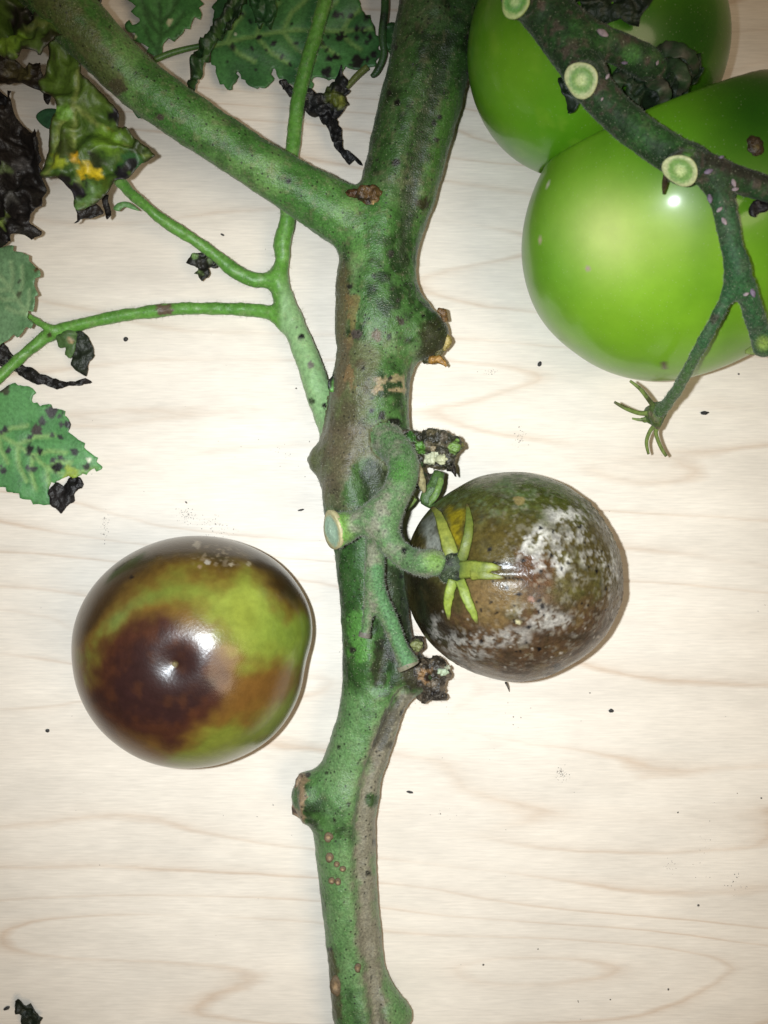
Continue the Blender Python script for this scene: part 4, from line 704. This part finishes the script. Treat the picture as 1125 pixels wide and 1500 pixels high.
# withered flower calyx at the end of the thin stalk
v, f = lump(W(961, 606, 33), (R(16, 33), R(17, 33), 3), .35, .4, 4, 21); fc = link('withered_calyx', v, f, M_truss, tr, TO, mix(np.tile(lin(72, 92, 40), (len(v), 1)), sst(0, .6, fbm(v, .5, 3, 3)), lin(96, 90, 66)))
for L in ([(958, 596, 34, 4), (950, 585, 36, 3.6), (938, 570, 38, 3), (923, 558, 39, 2)], [(950, 605, 33, 4), (935, 605, 34, 3.4), (916, 598, 36, 3), (900, 589, 37, 2)], [(950, 612, 31, 3.5), (938, 615, 30, 2.4), (926, 613, 30, 1.4)], [(962, 620, 31, 4), (952, 632, 29, 3), (947, 648, 27, 2.8), (950, 665, 25, 2)], [(964, 620, 31, 4), (961, 635, 29, 3), (968, 655, 27, 2.8), (976, 668, 26, 2.4)], [(954, 614, 31, 3), (944, 617, 29, 2.5), (940, 612, 28, 1.2)]):
    v, f = tube(pt(L), 7, .6); px, py = PX(v); link('sepal', v, f, M_leaf, fc, TO, mix(np.tile(lin(104, 122, 66), (len(v), 1)), sst(0, .5, fbm(v, .5, 3, 5)), lin(70, 76, 46)))
# curled calyx where the truss meets the hidden green tomato
v, f = lump(W(966, 108, 64), (R(22, 64), R(20, 64), 3), .3, .4, 4, 31); kc = link('curled_calyx', v, f, M_truss, tr, TO, np.tile(lin(38, 60, 34), (len(v), 1)))
for k, L in enumerate([[(955, 82, 67, 8), (978, 72, 71, 11), (1003, 76, 72, 10), (1018, 92, 70, 8), (1016, 112, 66, 4)], [(960, 100, 67, 9), (988, 96, 71, 11), (1004, 116, 71, 10), (996, 140, 67, 5)], [(950, 112, 66, 10), (970, 128, 69, 12), (972, 150, 66, 8), (958, 162, 63, 3)], [(925, 104, 66, 10), (905, 118, 67, 11), (905, 140, 65, 5)]]):
    v, f = tube(pt(L), 12, .14); v = v+.55*np.c_[fbm(v, .4, 3, 1+k), fbm(v, .4, 3, 2+k), fbm(v, .4, 3, 3+k)]; link('sepal', v, f, M_leaf, kc, TO, mix(np.tile(lin(40, 62, 38), (len(v), 1)), sst(-.1, .6, fbm(v, .4, 3, 5+k)), lin(70, 72, 62)))
leaf('withered_bract', [(900, 96), (925, 86), (955, 78), (985, 70), (1010, 72), (1024, 88), (1022, 108), (1010, 128), (1000, 146), (984, 158), (966, 166), (950, 158), (940, 166), (925, 158), (914, 140), (900, 134), (894, 114)], 63.5, lcol((34, 50, 30), (56, 70, 48), (22, 30, 20), seed=46), M_dead, tr, TO, crump=3.0, cfreq=.22, rag=.8, label='dark crumpled bract around the curled calyx', seed=46)
leaf('dead_leaf', [(848, -30), (960, -30), (954, 4), (938, 18), (932, 38), (918, 42), (900, 34), (880, 36), (858, 32), (852, 14)], 70, lcol((30, 42, 26), (50, 64, 44), (20, 26, 18), seed=40), M_dead, tr, TO, crump=2.4, cfreq=.2, rag=.4, label='dark crumpled leaf scrap on the hidden tomato', seed=40)
leaf('dead_leaf', [(1098, 306), (1108, 296), (1125, 290), (1150, 292), (1150, 306), (1124, 308), (1112, 312), (1106, 322), (1100, 318)], 76, lcol((26, 20, 22), (50, 44, 50), (18, 16, 16), seed=41), M_dead, tr, TO, crump=.8, cfreq=.4, rag=.4, label='small black shrivelled scrap under the truss stalk', seed=41)
leaf('dead_leaf', [(818, 116), (830, 110), (842, 128), (850, 142), (846, 160), (834, 168), (830, 150), (820, 136)], 64, lcol((26, 40, 26), (40, 60, 36), (18, 24, 16), seed=42), M_leaf, tr, TO, crump=1.2, cfreq=.3, rag=.3, label='dark green scrap beside the round cut stub', seed=42)
for L in ([(1118, 505, 61, 10), (1105, 512, 58, 8), (1092, 515, 55, 3)], [(1124, 508, 60, 10), (1140, 520, 56, 8), (1152, 530, 52, 3)]):
    v, f = tube(pt(L), 8, .4); link('sepal', v, f, M_leaf, TP['fruit_stalk'], TO, np.tile(lin(140, 160, 90), (len(v), 1)))

# ------------------------------------------------------------------ crumbs and dust on the board
def crumb(x, y, a, b, ang, cl, label, group, seed, name='crumb', n=2):
    v, f = lump((0, 0, 0), (R(a, 0), R(b, 0), R(min(a, b), 0)*.6), .45, .9, n, seed); t = math.radians(ang); v = np.c_[v[:, 0]*math.cos(t)-v[:, 1]*math.sin(t), v[:, 0]*math.sin(t)+v[:, 1]*math.cos(t), v[:, 2]]
    o = W(x, y, 0); v[:, 2] -= v[:, 2].min()+.03; return tag(link(name, v+o, f, M_crumb, None, o, np.tile(lin(*cl), (len(v), 1))), label, 'crumb', group)
LB, GB = 'minute loose speck, barely visible, on the bare pale wood', 'loose specks on the wood'
LU = {0: 'dark crumb beside the lower edge of the largest green tomato', 1: 'round black speck below the bruised thin leaf stalk', 2: 'lone dark speck beside the brown-blotched tomato', 3: 'thin dark splinter beside the grey stripe of the lower stem', 4: 'largest dark speck on the wood below the mouldy tomato', 7: 'small dark splinter between the brown-blotched tomato and the cut truss stub', 13: 'narrow brown chip beside the loose leaf fragment', 23: 'dark speck between the side branch and the forked stalk'}
for i, (x, y, a, b, an) in enumerate([(790, 534, 3.4, 2.2, 60), (185, 497, 3, 3, 0), (70, 1070, 3, 2.4, 20), (600, 1160, 5, 1.6, -10), (895, 1041, 4, 3, 0), (752, 1050, 2, 1.6, 40), (763, 1051, 2, 1.4, 0), (441, 747, 4.5, 1.4, 12), (273, 736, 2.6, 1.4, -40), (864, 1015, 1.8, 1.4, 0), (645, 1192, 2, 1.6, 0), (1115, 1169, 2, 2, 0), (1082, 548, 1.6, 1.6, 0), (11, 1476, 4.5, 2, 25), (993, 1190, 2, 1.4, 50), (979, 1449, 2, 2.6, 0), (847, 1467, 1, 3.4, 15), (1023, 1326, 1.8, 1.8, 0), (788, 1390, 1.6, 1.6, 0), (708, 1413, 1.6, 1.6, 0), (894, 1464, 1.6, 1.4, 0), (1080, 1162, 1.5, 1.5, 0), (400, 1179, 1, 2.6, 10), (326, 344, 2.6, 1.2, -25), (434, 569, 1.6, 1.2, 0)]):
    crumb(x, y, a if i in LU else a*.75, b if i in LU else b*.75, an, (44, 42, 40) if i in LU else (84, 76, 68), LU.get(i, LB), GB, i)
crumb(1032, 605, 7, 3.2, 0, (24, 24, 24), 'half-moon shaped black crumb beside the withered calyx', None, 90, n=3)
fo = W(42, 1482, 0); fr_ = leaf('leaf_fragment', [(24, 1466), (30, 1463), (36, 1470), (46, 1472), (56, 1484), (62, 1490), (58, 1499), (46, 1500), (34, 1508), (30, 1494), (24, 1480)], 2.2, lcol((26, 32, 22), (50, 60, 40), (18, 20, 16), seed=44), M_dead, None, fo, crump=1.2, cfreq=.3, rag=.3, seed=44)
tag(fr_, 'small blackish green leaf fragment lying loose on the bare wood', 'leaf')
dv, df, dc = [], [], []
q = np.random.default_rng(12); clusters = [(275, 754, 6, 5, 60), (318, 770, 9, 8, 40), (300, 762, 16, 6, 26), (340, 775, 10, 5, 16), (155, 771, 3.5, 10, 46), (760, 638, 4, 8, 40), (719, 545, 7, 3, 20), (822, 1133, 4, 5, 60), (980, 1268, 5, 5, 16), (1030, 1235, 10, 30, 16), (1074, 1290, 10, 12, 18), (400, 665, 30, 10, 14), (560, 750, 400, 500, 120), (645, 1192, 10, 4, 8), (640, 1010, 60, 60, 40)]
tet = np.array([(1, 1, 1), (-1, -1, 1), (-1, 1, -1), (1, -1, -1)])*.58
for x, y, sx, sy, n in clusters:
    for _ in range(n):
        p = W(q.normal(x, sx), q.normal(y, sy), 0); r = q.uniform(.07, .2); m3 = q.normal(0, 1, (3, 3)); b = len(dv); t = tet@np.linalg.qr(m3)[0]*r*q.uniform(.6, 1.4, 3); t[:, 2] -= t[:, 2].min()+.01
        dv += list(t+p); df += [(b, b+1, b+2), (b, b+3, b+1), (b, b+2, b+3), (b+1, b+3, b+2)]; dc += [lin(96, 88, 80)*q.uniform(.3, 1.1)]*4
tag(link('dust', np.array(dv), df, M_crumb, None, (0, 0, 0), np.array(dc), smooth=False), 'scattered fine soil dust sprinkled over the pale wood', 'dust', kind='stuff')
